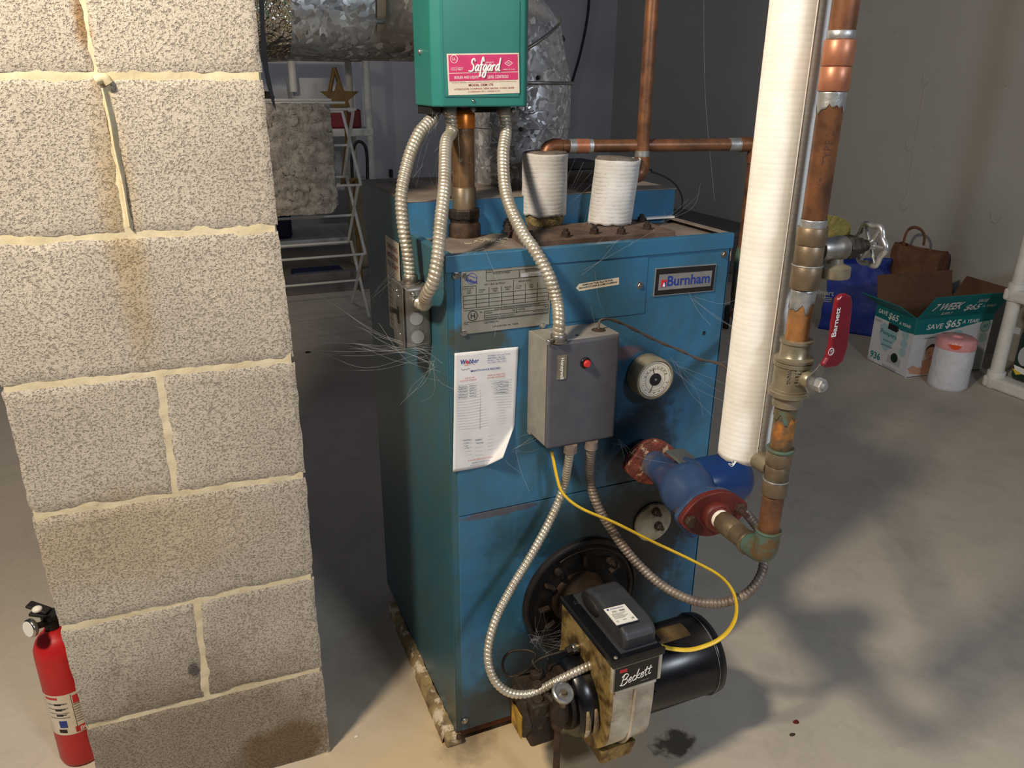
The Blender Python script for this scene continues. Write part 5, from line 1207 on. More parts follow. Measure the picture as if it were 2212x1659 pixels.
# ribs on the cast front
m = MB()
def ribz(z0, z1, x, w=.0016): 
    pts = [(x, yy, zz) for yy, zz in fr if z0 <= zz <= z1]; m.tube(pts, w*1.2, 8)
fr = [(yf-.001, .24), (yf-.001, .232)]+[(by_+.1015*math.cos(math.radians(195+k*6.6)), bz_+.1015*math.sin(math.radians(195+k*6.6))) for k in range(10)]
m.tube([Vector((.234, y, z)) for y, z in [(yf-.001, .275)]+fr], .0034, 8)
for zz in (.2755, .222): 
    y = yf-.0015 if zz > .232 else by_-math.sqrt(.1015**2-(zz-bz_)**2)
    m.tube([Vector((bx0+.006, y, zz)), Vector((bx1-.006, y, zz))], .0034, 8)
m.build('cast_ribs', 'alu', hs)
m = MB().hexa([(bx0+.008, -.222, .086), (bx1-.022, -.222, .086), (bx1-.022, -.170, .086), (bx0+.008, -.170, .086), (bx0+.006, -.226, .120), (bx1-.014, -.226, .120), (bx1-.014, -.160, .100), (bx0+.006, -.160, .100)]); m.build('drain_foot', 'aluoil', hs, bevel=.002)
MB().box((.238, -.248, .150), (.262, -.200, .215)).build('rust_patch', simple('rust_streak', (112, 92, 76), (92, 74, 60), 40, .8), hs) if False else None
# ignition base plate and transformer
zpl = .340
ip = MB().box((bx0-.003, yf-.006, zpl-.010), (bx1+.006, yb+.004, zpl)).build('ignition_base_plate', 'black', ob, bevel=.0015)
m = MB().box((bx0-.003, yf-.006, zpl-.001), (bx1+.006, yf-.001, zpl+.003)); m.box((bx0-.003, yf, zpl-.001), (bx0, yb+.004, zpl+.002)); m.build('plate_edge', 'blackm', ip)
tx0, tx1 = .2135, .2760
m = MB(); prof = [(-.240, zpl+.001), (-.242, zpl+.026), (-.234, zpl+.038), (-.216, zpl+.043), (-.135, zpl+.045), (-.108, zpl+.041), (-.096, zpl+.027), (-.094, zpl+.001)]
m.prism([(tx0, y, z) for y, z in prof], (tx1-tx0, 0, 0)); tr = m.build('transformer', 'trans', ob, bevel=.007, seg=4)
m = MB(); m.box((tx0-.006, -.242, zpl), (tx1+.003, -.070, zpl+.004)); m.build('transformer_flange', 'trans', tr, bevel=.001)
m = MB().ball((tx0, -.125, zpl+.018), .020, 16, 10, (.35, 1.6, .8)); m.build('side_recess', 'blackm', tr)
zl = PY(1346, 1326, -.16)
tq = Plane((0, -.16, zpl+.0452), (1, 0, 0), (0, 1, -.034))
a1_ = tq.px(1332, 1351); b1_ = tq.px(1378, 1339); c1_ = tq.px(1317, 1315)
TL = Plane(tq.p(*a1_), tq.p(*b1_)-tq.p(*a1_), tq.p(*c1_)-tq.p(*a1_)); tw = (tq.p(*b1_)-tq.p(*a1_)).length; tl = (tq.p(*c1_)-tq.p(*a1_)).length
TL.o = TL.o+TL.n*.0008
sl = TL.rect(MB(), 0, 0, tw, tl, -.0012, .0016).build('transformer_sticker', 'printw', tr)
m = MB(); text(m, TL, 'Allanson', .22*tw, .84*tl, w=.62*tw, hgt=.10*tl, lift=.0008, shear=.2); TL.rect(m, .08*tw, .85*tl, .18*tw, .93*tl, .0005, .0002)
m.build('sticker_blue', 'printb', sl)
m = MB(); text(m, TL, '2721 - 8380', .22*tw, .66*tl, w=.60*tw, hgt=.09*tl, lift=.0008, bold=.02)
for i in range(6): TL.rect(m, .12*tw, (.58-i*.055)*tl, (.80-.1*(i % 3))*tw, (.592-i*.055)*tl, .0005, .0002)
text(m, TL, 'US', .78*tw, .10*tl, w=.13*tw, hgt=.10*tl, lift=.0008, bold=.02); TL.ring(m, .14*tw, .15*tl, .002, .0005, .0005, .0002); text(m, TL, '2310', .40*tw, .14*tl, w=.16*tw, hgt=.06*tl, lift=.0008); m.build('sticker_black', 'printk', sl)
for X, Y in ((1251, 1302), (1330, 1421)):
    p = PZ(X, Y, zpl); MB().ball(p, .0038, 12, 8, (1, 1, .6)).build('plate_screw', 'brassl', ip)
p = PZ(1246, 1300, zpl+.002); MB().box((p.x-.006, p.y-.005, zpl), (p.x+.026, p.y+.005, zpl+.002)).build('wire_terminal', 'steel', ip, bevel=.001)
# Beckett name plate
NP = Plane((0, yf-.0008, 0), (1, 0, 0), (0, 0, 1))
MB().box((bx0-.001, yf-.004, .278), (bx1+.003, yf+.004, .3325)).build('plate_frame', 'alu', hs, bevel=.001)
NB = Plane((bx0+.001, yf-.0045, .2805), (1, 0, 0), (0, 0, 1)); nW, nH = .086, .049
nb_ = NB.rect(MB(), 0, 0, nW, nH, 0, .0006).build('name_plate', 'brassl', ob, label='black name plate with silver script lettering')
NB.rect(MB(), .0015, .0015, nW-.0015, nH-.0015, .0006, .0003).build('plate_field', 'printk', nb_)
m = MB(); script(m, NB, 'Beckett', .013, .010, .058, .020, .0008, .30, .13, .0012); text(m, NB, 'LORAIN, OHIO', .052, .007, w=.016, hgt=.0014, lift=.0012); m.build('script_lettering', 'printw', nb_)
NB.rect(MB(), .010, .037, .024, .043, .0009, .0003).build('red_oblong', 'printr', nb_)
# motor
MB().lathe((bx1-.002, by_, bz_), (1, 0, 0), [(.079, 0), (.080, .003), (.078, .010), (.075, .013)], 56).build('motor_end_bell', 'black', ob)
mt = MB().lathe((bx1+.008, by_, bz_), (1, 0, 0), [(.0745, 0), (.0745, .150), (.0770, .152), (.0775, .156), (.0760, .166), (.070, .171), (.030, .173)], 64).build('motor_can', 'black', ob)
# stained label round the top of the motor
m = MB(); vs = []; fs = []
for i in range(9):
    a = math.radians(72+i*3.6)
    for x in (bx1+.030, bx1+.125): vs.append((x, by_-.0750*math.cos(a), bz_+.0750*math.sin(a)))
for i in range(8): fs.append((2*i, 2*i+1, 2*i+3, 2*i+2))
m.add(vs, fs, True); m.build('motor_label', simple('oil_stained_label', (112, 90, 52), (64, 48, 28), 30, .7), mt, solid=.0003)
MB().tube([Vector((bx1+.158, by_-.0776*math.cos(a), bz_+.0776*math.sin(a))) for a in [2*pi*k/56 for k in range(57)]], .0006, 6).build('motor_seam', 'printg', mt)
p = Vector((bx1+.018, by_-.0755, bz_+.018)); MB().ball(p, .004, 12, 8).build('motor_bolt', 'iron', mt)
# cable clamp box between motor and transformer
MB().box((bx1+.002, -.215, zpl-.070), (bx1+.030, -.120, zpl-.020)).build('junction_box', 'black', ob, bevel=.003)
# air band with slots
ab = MB().lathe((bx0+.002, by_, bz_), (-1, 0, 0), [(.072, 0), (.073, .002), (.073, .034), (.068, .038)], 56).build('air_band', 'black', ob)
for i, xo in enumerate((.008, .024)):
    vs = []; fs = []; m = MB()
    for j in range(9):
        a = math.radians(-26+j*6)
        w0 = .0052*math.sqrt(max(.15, 1-((j-4)/4.3)**2))
        for x in (bx0-xo-w0, bx0-xo+w0): vs.append((x, by_-.0742*math.cos(a), bz_+.0742*math.sin(a)-.006))
    for j in range(8): fs.append((2*j, 2*j+1, 2*j+3, 2*j+2))
    vs = [(x, y-.002, z) for x, y, z in vs]
    m.add(vs, fs, True); m.build('air_slot', 'slab', ab, solid=.001)
# fuel pump
MB().lathe((bx0-.034, by_, bz_), (-1, 0, 0), [(.058, 0), (.056, .010), (.046, .013), (.044, .030)], 40).build('pump_adapter', 'grime', ob)
fpm = MB().box((.070, by_-.044, bz_-.050), (.130, by_+.046, bz_+.040)).build('fuel_pump', 'grime', ob, bevel=.006, seg=3)
m = MB().lathe((.072, by_, bz_-.004), (-1, 0, 0), [(.046, 0), (.046, .006), (.040, .012)], 6, False); m.build('pump_cover', 'grime', fpm, bevel=.001)
MB().box((.0575, by_-.030, bz_-.036), (.0595, by_+.012, bz_+.012)).build('pump_label', simple('yellow_pump_label', (196, 160, 52), (120, 84, 36), 40, .6), fpm)
for dy, dz, r in ((-.030, .030, .010), (.020, .040, .012), (-.012, .044, .009), (.030, -.020, .009)):
    MB().cyl((.100+dy*.4, by_+dy, bz_+dz-.01), (.100+dy*.4, by_+dy, bz_+dz+.014), r, 8, bev=.001).build('pump_plug', 'grime', fpm)
# nozzle line: loop of thin tube
np0 = PX(1245, 1399, bx0-.004)
MB().cyl(np0+Vector((.008, 0, 0)), np0+Vector((-.010, .000, 0)), .0095, 18, bev=.001).build('nozzle_line_nut', 'steel', ob)
MB().hexn(np0+Vector((-.010, 0, 0)), (-1, 0, 0), .0068, .010).build('flare_nut', 'iron', ob)
ln = [np0+Vector((-.018, 0, 0))]+[PY(X, Y, y) for X, Y, y in ((1205, 1410, -.14), (1165, 1424, -.13), (1138, 1448, -.12), (1110, 1462, -.11), (1090, 1453, -.10), (1086, 1430, -.095), (1100, 1409, -.095), (1130, 1404, -.10), (1150, 1408, -.11), (1158, 1418, -.118), (1150, 1430, -.125), (1165, 1450, -.135))]
MB().tube(resample(cat(ln, 8), .004), .0024, 10).build('nozzle_line', 'iron', ob)
pc0 = PY(1290, 1430, -.178)
MB().cyl(PY(1302, 1425, -.178), PY(1282, 1434, -.178), .0115, 10, bev=.001).build('conduit_connector', 'rust', ob)
# a dusty web of lint behind the pump
# oil valve and feed line (stands on floor line)
vo = PY(1206, 1540, -.205)
ov = thing('oil_feed_valve', 'brown brass oil valve with a chrome knob on a thin upright pipe', 'valve', (vo.x, vo.y, 0))
MB().cyl((vo.x, vo.y, 0), (vo.x, vo.y, vo.z-.030), .0060, 18).build('feed_pipe', 'rust', ov)
MB().lathe((vo.x, vo.y, vo.z-.034), (0, 0, 1), [(.0085, 0), (.0115, .006), (.0125, .016), (.0120, .018)], 8, False).build('lower_nut', 'rust', ov, bevel=.0008)
MB().lathe((vo.x, vo.y, vo.z-.016), (0, 0, 1), [(.0125, 0), (.0150, .006), (.0150, .030), (.0110, .036), (.0100, .046)], 24).build('valve_body', 'grime', ov)
kd = Vector((.15, -.45, 1)).normalized(); kp = PY(1216, 1497, vo.y-.012)
MB().cyl(Vector((vo.x+.004, vo.y-.004, vo.z+.018)), kp, .0075, 16).build('valve_stem', 'brass', ov)
m = MB(); m.lathe(kp, kd, [(.0165, -.006), (.0185, -.004), (.0185, .003), (.0165, .0045), (.0150, .001), (.004, .0)], 28); m.build('knob', 'chrome', ov)
MB().cyl(kp, kp+kd*.006, .0045, 12).build('knob_nut', 'brass', ov)
MB().tube(cat([Vector((vo.x, vo.y, vo.z+.012)), Vector((vo.x-.004, vo.y+.012, vo.z+.016)), Vector((vo.x-.010, vo.y+.03, vo.z+.014)), Vector((.102, by_-.042, bz_+.01))], 6), .0075, 14).build('elbow_line', 'grime', ov)

# ------------------------------------------------------------------ bits on the floor
p = PZ(1304, 1612, .0)
m = MB(); m.ball(p+Vector((0, 0, .007)), .009, 12, 8, (.5, 1, .8)); m.ball(p+Vector((-.010, .002, .005)), .007, 10, 6, (1.2, .4, .6)); m.ball(p+Vector((.004, .006, .010)), .004, 10, 6)
tag(m.build('wing_nut', 'steel'), 'small silver wing nut lying on the floor under the burner', 'nut')
def chip(X, Y, s, mat, name, label, cate, h=.4):
    p = PZ(X, Y); rd = random.Random(int(X)); n = 7; a0_ = rd.random()*6
    q = [(p.x+s*rd.uniform(.6, 1)*math.cos(a0_+2*pi*k/n)*1.5, p.y+s*rd.uniform(.6, 1)*math.sin(a0_+2*pi*k/n), .0004) for k in range(n)]
    return tag(MB().prism(q, (0, 0, s*h)).build(name, mat, bevel=s*.12), label, cate)
chip(1720, 1561, .006, 'redf', 'debris_chip', 'tiny reddish chip lying on the open floor, lower right', 'debris')
chip(769, 1592, .0032, 'printw', 'paint_flake', 'tiny pale flake on the floor between pillar and boiler', 'debris')
chip(665, 762, .012, 'blackm', 'dark_pebble', 'small dark pebble on the floor just right of the pillar', 'debris')
chip(1712, 1588, .005, 'wicker', 'dead_leaf_bit', 'small brown crumb below the reddish chip on the floor', 'debris')
# ------------------------------------------------------------------ clothes airer with bath mat
rk = thing('drying_rack', 'white folding clothes airer standing behind the pillar with a bath mat over it', 'drying rack', (.1, 3.13, 0))
XR = .530; XL = -.38; YN, YF = 2.96, 3.31; ZL = [0.0, .360, .718, 1.085]; ZF = [0.0, .363, .722, 1.062]
rr = .0085
def node(s, k, x): return Vector((x, YN if s == 'N' else YF, (ZL if s == 'N' else ZF)[k]))
for x in (XR, XL):
    for k in range(3):
        m = MB().tube([node('N', k, x+.006)+Vector((0, 0, rr if k == 0 else 0)), node('F', k+1, x+.006)], rr, 10); m.build('strut', 'white', rk)
        m = MB().tube([node('F', k, x-.010)+Vector((0, 0, rr if k == 0 else 0)), node('N', k+1, x-.010)], rr, 10); m.build('strut', 'white', rk)
rods = [('N', 1), ('F', 1), ('N', 2), ('F', 2), ('N', 3), ('F', 3)]
for s, k in rods: MB().cyl(node(s, k, XL), node(s, k, XR+.004), .0062, 12).build('rod', 'white', rk)
for k in range(3):
    c = Vector((0, (YN+YF)/2, (ZL[k]+ZL[k+1])/2)); MB().cyl(Vector((XL, c.y, c.z)), Vector((XR, c.y, c.z)), .0062, 12).build('rod', 'white', rk)
for (X, Y, yy) in ((745, 222, 3.04), (715, 216, 3.2)):
    p = PY(X, Y, yy); MB().cyl(Vector((XL, p.y, p.z)), p, .0065, 12).build('rod', 'white', rk)
p = PY(757, 237, YN); MB().cyl(p-Vector((.012, 0, 0)), p+Vector((.012, 0, 0)), .011, 14).build('end_cap', 'white', rk)
for zz in (.06, .105):
    MB().cyl(Vector((XL, YF, zz+.12)), Vector((XR, YF, zz+.12)), .0055, 10).build('rod', 'white', rk) if False else None
# bath mat
mt_ = MB(); rx0, rx1 = -.30, .402; ztop, zbot = 1.112, .585
def rug(u, v):
    x = rx0+(rx1-rx0)*u; c = .055; y0 = YN-.020
    # rounded corners on the visible side
    z = zbot+(ztop-zbot)*v
    e = max(0, (x-(rx1-c))/c); ez = max(0, (c-(z-zbot))/c); et = max(0, ((z-(ztop-c))/c))
    if e > 0 and ez > 0: x = rx1-c+c*e*math.sqrt(max(0, 1-.5*ez*ez)); z = zbot+c-c*ez*math.sqrt(max(0, 1-.5*e*e))
    if e > 0 and et > 0: x = rx1-c+c*e*math.sqrt(max(0, 1-.5*et*et)); z = ztop-c+c*et*math.sqrt(max(0, 1-.5*e*e))
    q = Vector((x*9, z*9, 3)); f = noise.noise(q)*.012+noise.noise(q*3.5+Vector((noise.noise(q*2)*3, 0, 0)))*.016+noise.noise(q*9)*.006
    return Vector((x, y0-f, z))
mt_.grid(rug, 110, 90)
def rugb(u, v):
    p = rug(u, v); return Vector((p.x, YN+.004, p.z))
rg = mt_.build('bath_mat', 'rug', solid=.020); tag(rg, 'thick grey shaggy bath mat hanging over the white clothes airer', 'bath mat')
md = D.textures.new('pile', 'CLOUDS') if False else None

# ------------------------------------------------------------------ white shelving behind the airer
sh_ = thing('storage_shelf', 'white plastic shelving unit loaded with odds and ends behind the clothes airer', 'shelf', (.4, 4.45, 0))
xs = (-.55, .865); ys = (4.10, 4.62)
for x in xs:
    for y in ys: MB().cyl((x, y, 0), (x, y, 1.72), .024, 18).build('post', 'white', sh_)
xm = PY(635, 200, 4.10).x
MB().cyl((xm, 4.10, 1.15), (xm, 4.10, 1.34), .024, 18).build('post', 'white', sh_)
zsh = [PY(780, 290, 4.1).z, PY(700, 370, 4.1).z, PY(625, 163, 4.1).z-.02]
for z in (.20, .55, zsh[0]-.01, 1.335):
    z1s = z
    MB().box((xs[0]-.02, ys[0]-.03, z1s), (xs[1]+.02, ys[1]+.03, z1s+.045)).build('shelf_board', 'white', sh_, bevel=.006)
S1 = zsh[0]+.035
def onshelf(lo, hi, mat, name, label, c_, grp=None, bev=.01):
    return tag(MB().box(lo, hi).build(name, mat, bevel=bev), label, c_, grp)
onshelf((.60, 4.16, S1), (.83, 4.34, S1+.115), 'darkred', 'red_box', 'dark red box at the right end of the white shelving behind the airer', 'box')
onshelf((-.10, 4.14, S1), (.30, 4.40, S1+.22), 'wicker', 'wicker_basket', 'brown basket on the white shelving, just under the flue pipe', 'basket', bev=.03)
m = MB(); p = PY(672, 200, 4.12)
m.lathe((p.x+.02, 4.30, S1), (0, 0, 1), [(.10, 0), (.13, .10), (.14, .26), (.145, .30)], 24); tag(m.build('white_bin', 'boxwhite'), 'pale round bin beside the gold star on the white shelving', 'bin')
onshelf((.34, 4.18, .595), (.62, 4.44, .735), 'boxwhite', 'white_carton', 'white carton on the middle board of the white shelving', 'box')
onshelf((-.30, 4.15, .245), (.33, 4.50, .50), 'darkblue', 'blue_tote', 'dark blue storage tote low on the white shelving', 'tote', bev=.02)
onshelf((.28, 3.92, 0), (.60, 4.06, .07), 'darkblue', 'blue_tray', 'dark blue tray on the floor in front of the white shelving', 'tray', bev=.01)
m = MB().box((-.5, 3.62, 0), (1.0, 3.84, .035)); m.box((-.5, 3.84, 0), (1.0, 3.89, .07)); tag(m.build('floor_plinth', 'greybox', bevel=.004), 'low grey stepped plinth on the floor behind the clothes airer', 'plinth')
# gold star on a bent wooden stake
st_ = thing('star_ornament', 'gilt wooden star on a tall stake leaning behind the clothes airer', 'ornament', (.70, 3.55, 0))
sc0 = PY(735, 212, 3.55); m = MB(); pts = []
for k in range(10):
    a = pi/2+k*pi/5; r_ = .115 if k % 2 == 0 else .046; pts.append((sc0.x+r_*math.cos(a), 3.55, sc0.z+r_*math.sin(a)))
m.prism(pts, (0, .014, 0)); m.build('star', 'gold', st_, bevel=.003)
m = MB(); tp_ = [(.018, .10), (-.018, .10)]
q = [Vector((sc0.x-.02, 3.56, sc0.z+.16)), Vector((sc0.x-.055, 3.56, sc0.z+.03))]; m.tube(q, .012, 8); q = [Vector((sc0.x-.02, 3.56, sc0.z+.16)), Vector((sc0.x+.015, 3.56, sc0.z+.03))]; m.tube(q, .012, 8); m.build('stake_top', 'gold', st_)
MB().tube([Vector((sc0.x+.03, 3.572, sc0.z)), PY(750, 300, 3.57), PY(740, 400, 3.57)], .013, 8).build('upper_stake', 'gold', st_)
MB().tube([PY(770, 385, 3.575), PY(765, 450, 3.575), PY(778, 560, 3.575), Vector((PY(782, 645, 3.58).x, 3.58, .0))], .012, 8).build('lower_stake', 'gold', st_)
MB().tube([PY(740, 400, 3.57), PY(770, 385, 3.575)], .012, 8).build('stake_brace', 'gold', st_)
q = [PY(X, Y, 3.9) for X, Y in ((762, 400), (760, 340), (768, 310), (782, 308), (792, 330), (794, 400))]
tag(MB().tube(cat(q, 6), .010, 10).build('wire_hoop', 'darkwire'), 'dark arched hoop handle right of the clothes airer', 'hoop')
p = PY(785, 398, 3.95); tag(MB().box((p.x-.10, 3.90, .071), (p.x+.12, 4.04, p.z+.02)).build('canvas_basket', 'tan', bevel=.02), 'tan canvas basket beneath the dark hoop, right of the airer', 'basket')
# shelf post top clip, wall hook
p = PY(846, 375, 5.0); tag(MB().box((p.x-.012, 5.0, p.z-.03), (p.x+.012, 5.038, p.z+.03)).build('wall_socket', 'blackm', bevel=.003), 'small black fitting on the back wall above the boiler hood', 'fitting')
# cable hanging down the back wall
q = [PY(X, Y, 5.02) for X, Y in ((1276, -60), (1270, 30), (1255, 110), (1238, 170), (1230, 200), (1226, 280), (1222, 350))]
tag(MB().tube(cat(q, 6), .010, 10).build('wall_cable', 'darkwire'), 'dark cable hanging down the back wall behind the flue', 'cable')
q = [PY(X, Y, .60) for X, Y in ((1384, 366), (1410, 372), (1440, 384), (1462, 402), (1474, 430), (1470, 460), (1458, 490))]+[Vector((.552, .54, .90)), Vector((.545, .530, .84))]
q = [Vector((.40, .532, BHH+.002))]+q
tag(MB().tube(cat(q, 6), .0022, 8).build('wire_loop', 'darkwire'), 'thin dark wire arcing behind the right rear of the boiler hood', 'wire')

# ------------------------------------------------------------------ things along the right wall
m = MB()
m.box((2.80, 2.93, 0), (3.19, 3.9, .055)); m.box((2.82, 2.95, .055), (3.18, 3.88, .30))
for i in range(11): m.box((2.812, 2.94, .070+i*.020), (3.185, 3.89, .080+i*.020))
m.box((2.80, 2.93, .295), (3.19, 3.9, .33)); tag(m.build('ribbed_crate', 'greybox', bevel=.004), 'grey ribbed storage crate against the right wall behind the boiler', 'crate')
p = PZ(1580, 716); m = MB(); q = [PP(X, Y, p, Vector((0, 1, 0))) for X, Y in ((1567, 712), (1568, 680), (1574, 662), (1588, 660), (1600, 668), (1602, 700), (1594, 700), (1590, 678), (1578, 684), (1574, 712))]
m.prism(q, (0, .03, 0)); tag(m.build('plastic_clamp', 'blackm', bevel=.004), 'black plastic clamp on the floor between boiler and lagged pipe', 'clamp')

# blue shopping bag
def bag(name, label, cx, cy, w, d, h, rot, mat, seed, cat_='bag', taper=.9):
    tb = thing(name, label, cat_, (cx, cy, 0)); M_ = Matrix.Translation((cx, cy, 0)) @ Matrix.Rotation(rot, 4, 'Z'); m = MB()
    def fn(u, v):
        per = [(-w/2, -d/2), (w/2, -d/2), (w/2, d/2), (-w/2, d/2), (-w/2, -d/2)]
        t_ = u*4; i = min(int(t_), 3); f = t_-i; x = per[i][0]*(1-f)+per[i+1][0]*f; y = per[i][1]*(1-f)+per[i+1][1]*f
        s_ = 1-(1-taper)*v; sy_ = 1-.45*v*v
        q = Vector((x*s_, y*sy_, h*v)); nn = noise.noise(q*11+Vector((seed, 0, 0)))*.020*(.25+v)
        q += Vector((x, y, 0)).normalized()*nn; 
        if v > 0: q.z += noise.noise(q*8+Vector((0, seed, 0)))*.03*v
        return M_ @ q
    m.grid(fn, 64, 24)
    m.box((-w/2*.97, -d/2*.97, .001), (w/2*.97, d/2*.97, .004), M_)
    return tb, m.build('bag_body', mat, tb, solid=.002), M_
tb, bb_, MBg = bag('reusable_shopping_bag', 'blue reusable shopping bag with faded white lettering behind the red valve handle', 2.885, 1.84, .30, .20, .37, -.95, 'bagblue', 2.0)
bpx = [PX(X, Y, 2.8) for X, Y in ((1768, 690), (1870, 733))]
nb = (MBg.to_3x3() @ Vector((0, -1, 0))); ub = (MBg.to_3x3() @ Vector((1, 0, 0)))
BP = Plane(MBg @ Vector((0, -.095, 0)), ub, (0, 0, 1)); BP.o = BP.o+BP.n*.012
x, y = BP.px(1791, 632)
m = MB(); text(m, BP, 'Walmart', x-.110, y-.015, w=.135, hgt=.026, bold=.02); m.build('bag_lettering', 'printlg', bb_)
m = MB()
for i in range(3): BP.rect(m, x-.02, y-.030-i*.010, x+.018, y-.026-i*.010, .0006, .0003)
m.build('bag_small_print', 'printlg', bb_)
m = MB(); x, y = BP.px(1801, 650)
for k in range(6):
    a = pi/2+k*pi/3; BP.line(m, x+.008*math.cos(a), y+.008*math.sin(a), x+.020*math.cos(a), y+.020*math.sin(a), .005, .0008, .0003)
m.build('spark_emblem', 'gold', bb_)
q = [PX(X, Y, 2.90) for X, Y in ((1850, 590), (1872, 572), (1892, 570), (1908, 580), (1925, 594))]
MB().tube(cat(q, 6), .010, 8, flat=(1.4, .3)).build('bag_handle', 'bagblue', tb)
# brown paper bag
tb, bb_, MBr = bag('paper_bag', 'crumpled brown paper bag with a looped handle against the right wall', 3.085, 1.675, .28, .15, .45, -1.40, 'bagbrown', 7.0)
q = [PX(X, Y, 3.03) for X, Y in ((1951, 528), (1956, 508), (1963, 496), (1975, 491), (1989, 496), (1997, 510), (1995, 530))]
MB().tube(cat(q, 6), .006, 8, flat=(1.3, .5)).build('paper_handle', 'bagbrown', tb)

# wipes carton, flaps open
Fc = Vector((2.528, 1.172, 0)); Lc = Vector((2.566, 1.425, 0)); Rc = Vector((2.945, 1.120, 0)); Bc = Lc+Rc-Fc; hc = .2765
ct = thing('wipes_carton', 'open teal and white cardboard carton of baby wipes against the right wall', 'box', ((Fc+Bc)/2))
up = Vector((0, 0, hc)); ctr = (Fc+Bc)/2
def wall(a, b, h0, h1, mat, name, parent=ct, th=.004, off=0):
    nrm = Vector(((b-a).y, -(b-a).x, 0)).normalized()
    if nrm.dot(ctr-a) > 0: nrm = -nrm
    a = a+nrm*off; b = b+nrm*off
    return MB().hexa([a+Vector((0, 0, h0)), b+Vector((0, 0, h0)), b-nrm*th+Vector((0, 0, h0)), a-nrm*th+Vector((0, 0, h0)), a+Vector((0, 0, h1)), b+Vector((0, 0, h1)), b-nrm*th+Vector((0, 0, h1)), a-nrm*th+Vector((0, 0, h1))]).build(name, mat, parent)
wl = wall(Fc, Lc, 0, hc, 'boxwhite', 'left_face'); wr = wall(Rc, Fc, 0, hc, 'boxwhite', 'front_face'); wall(Rc, Bc, 0, hc, 'boxbrown', 'right_face'); wall(Lc, Bc, 0, hc, 'boxbrown', 'back_face')
MB().prism([Fc+Vector((0, 0, .001)), Rc+Vector((0, 0, .001)), Bc+Vector((0, 0, .001)), Lc+Vector((0, 0, .001))], (0, 0, .004)).build('base', 'boxbrown', ct)
CL = Plane(Lc, Fc-Lc, (0, 0, 1)); CF = Plane(Fc, Rc-Fc, (0, 0, 1)); LL = (Fc-Lc).length; LR = (Rc-Fc).length
# teal bands with a wavy edge
m = MB(); pts = [(0, hc), (0, hc-.058), (LL*.35, hc-.060), (LL*.7, hc-.078), (LL, hc-.072), (LL, hc)]; CL.poly(m, pts, .0004, .0005); m.build('teal_band', 'tealbox', wl)
m = MB(); pts = [(0, hc), (0, hc-.075), (LR*.25, hc-.078), (LR*.6, hc-.058), (LR*.85, hc-.040), (LR, hc-.036), (LR, hc)]; CF.poly(m, pts, .0004, .0005); m.build('teal_band', 'tealbox', wr)
m = MB(); text(m, CL, 'SAVE', .018, hc-.038, w=.060, hgt=.020, bold=.015, shear=.2, lift=.0012); text(m, CL, '$65', .085, hc-.052, w=.062, hgt=.034, bold=.02, shear=.2, lift=.0012); text(m, CL, 'A YEAR!', .158, hc-.054, w=.072, hgt=.014, bold=.015, shear=.2, lift=.0012); m.build('band_lettering', 'printw', wl)
m = MB(); text(m, CF, 'SAVE', .060, hc-.056, w=.085, hgt=.024, bold=.015, shear=.2, lift=.0012); text(m, CF, '$65', .158, hc-.060, w=.080, hgt=.040, bold=.02, shear=.2, lift=.0012); text(m, CF, 'A YEAR!', .250, hc-.042, w=.090, hgt=.018, bold=.015, shear=.2, lift=.0012); m.build('band_lettering', 'printw', wr)
# left face printing
m = MB(); CL.poly(m, [(LL*.18, .19), (LL*.28, .205), (LL*.40, .195), (LL*.52, .205), (LL*.62, .19), (LL*.62, .15), (LL*.52, .10), (LL*.40, .075), (LL*.28, .10), (LL*.19, .15)], .0004, .0003)
for z in (.185, .145, .105): CL.disc(m, LL*.82, z, .020, .0004, .0003)
m.build('heart_print', 'palet', wl)
m = MB(); text(m, CL, 'Pampers', LL*.22, .148, w=LL*.40, hgt=.026, bold=.01, lift=.0012, rot=-.05); text(m, CL, 'wipes', LL*.30, .120, w=LL*.24, hgt=.014, lift=.0012); text(m, CL, 'sensitive', LL*.28, .100, w=LL*.28, hgt=.012, lift=.0012); text(m, CL, '936', LL*.06, .022, w=LL*.26, hgt=.034, bold=.02, lift=.0012); m.build('teal_lettering', 'tealbox', wl)
CL.poly(MB(), [(LL*.38, .212), (LL*.62, .210), (LL*.64, .192), (LL*.60, .182), (LL*.38, .184)], .0006, .0006).build('hand_hole', 'blackm', wl)
m = MB(); CL.rect(m, LL*.50, .035, LL*.82, .068, .0006, .0003); m.build('wipes_pack_print', 'printlg', wl); m = MB(); CL.disc(m, LL*.66, .066, .022, .0010, .0003); CL.rect(m, LL*.1, .012, LL*.0, .013, .0006, .0002); m.build('leaf_print', 'greenbot', wl)
m = MB()
for i in range(3): CL.rect(m, LL*.40, .014-i*.004, LL*.75, .0155-i*.004, .0006, .0002)
for i in range(2): CL.rect(m, LL*.03, .205-i*.006, LL*.20, .207-i*.006, .0006, .0002)
m.build('small_print', 'printg', wl)
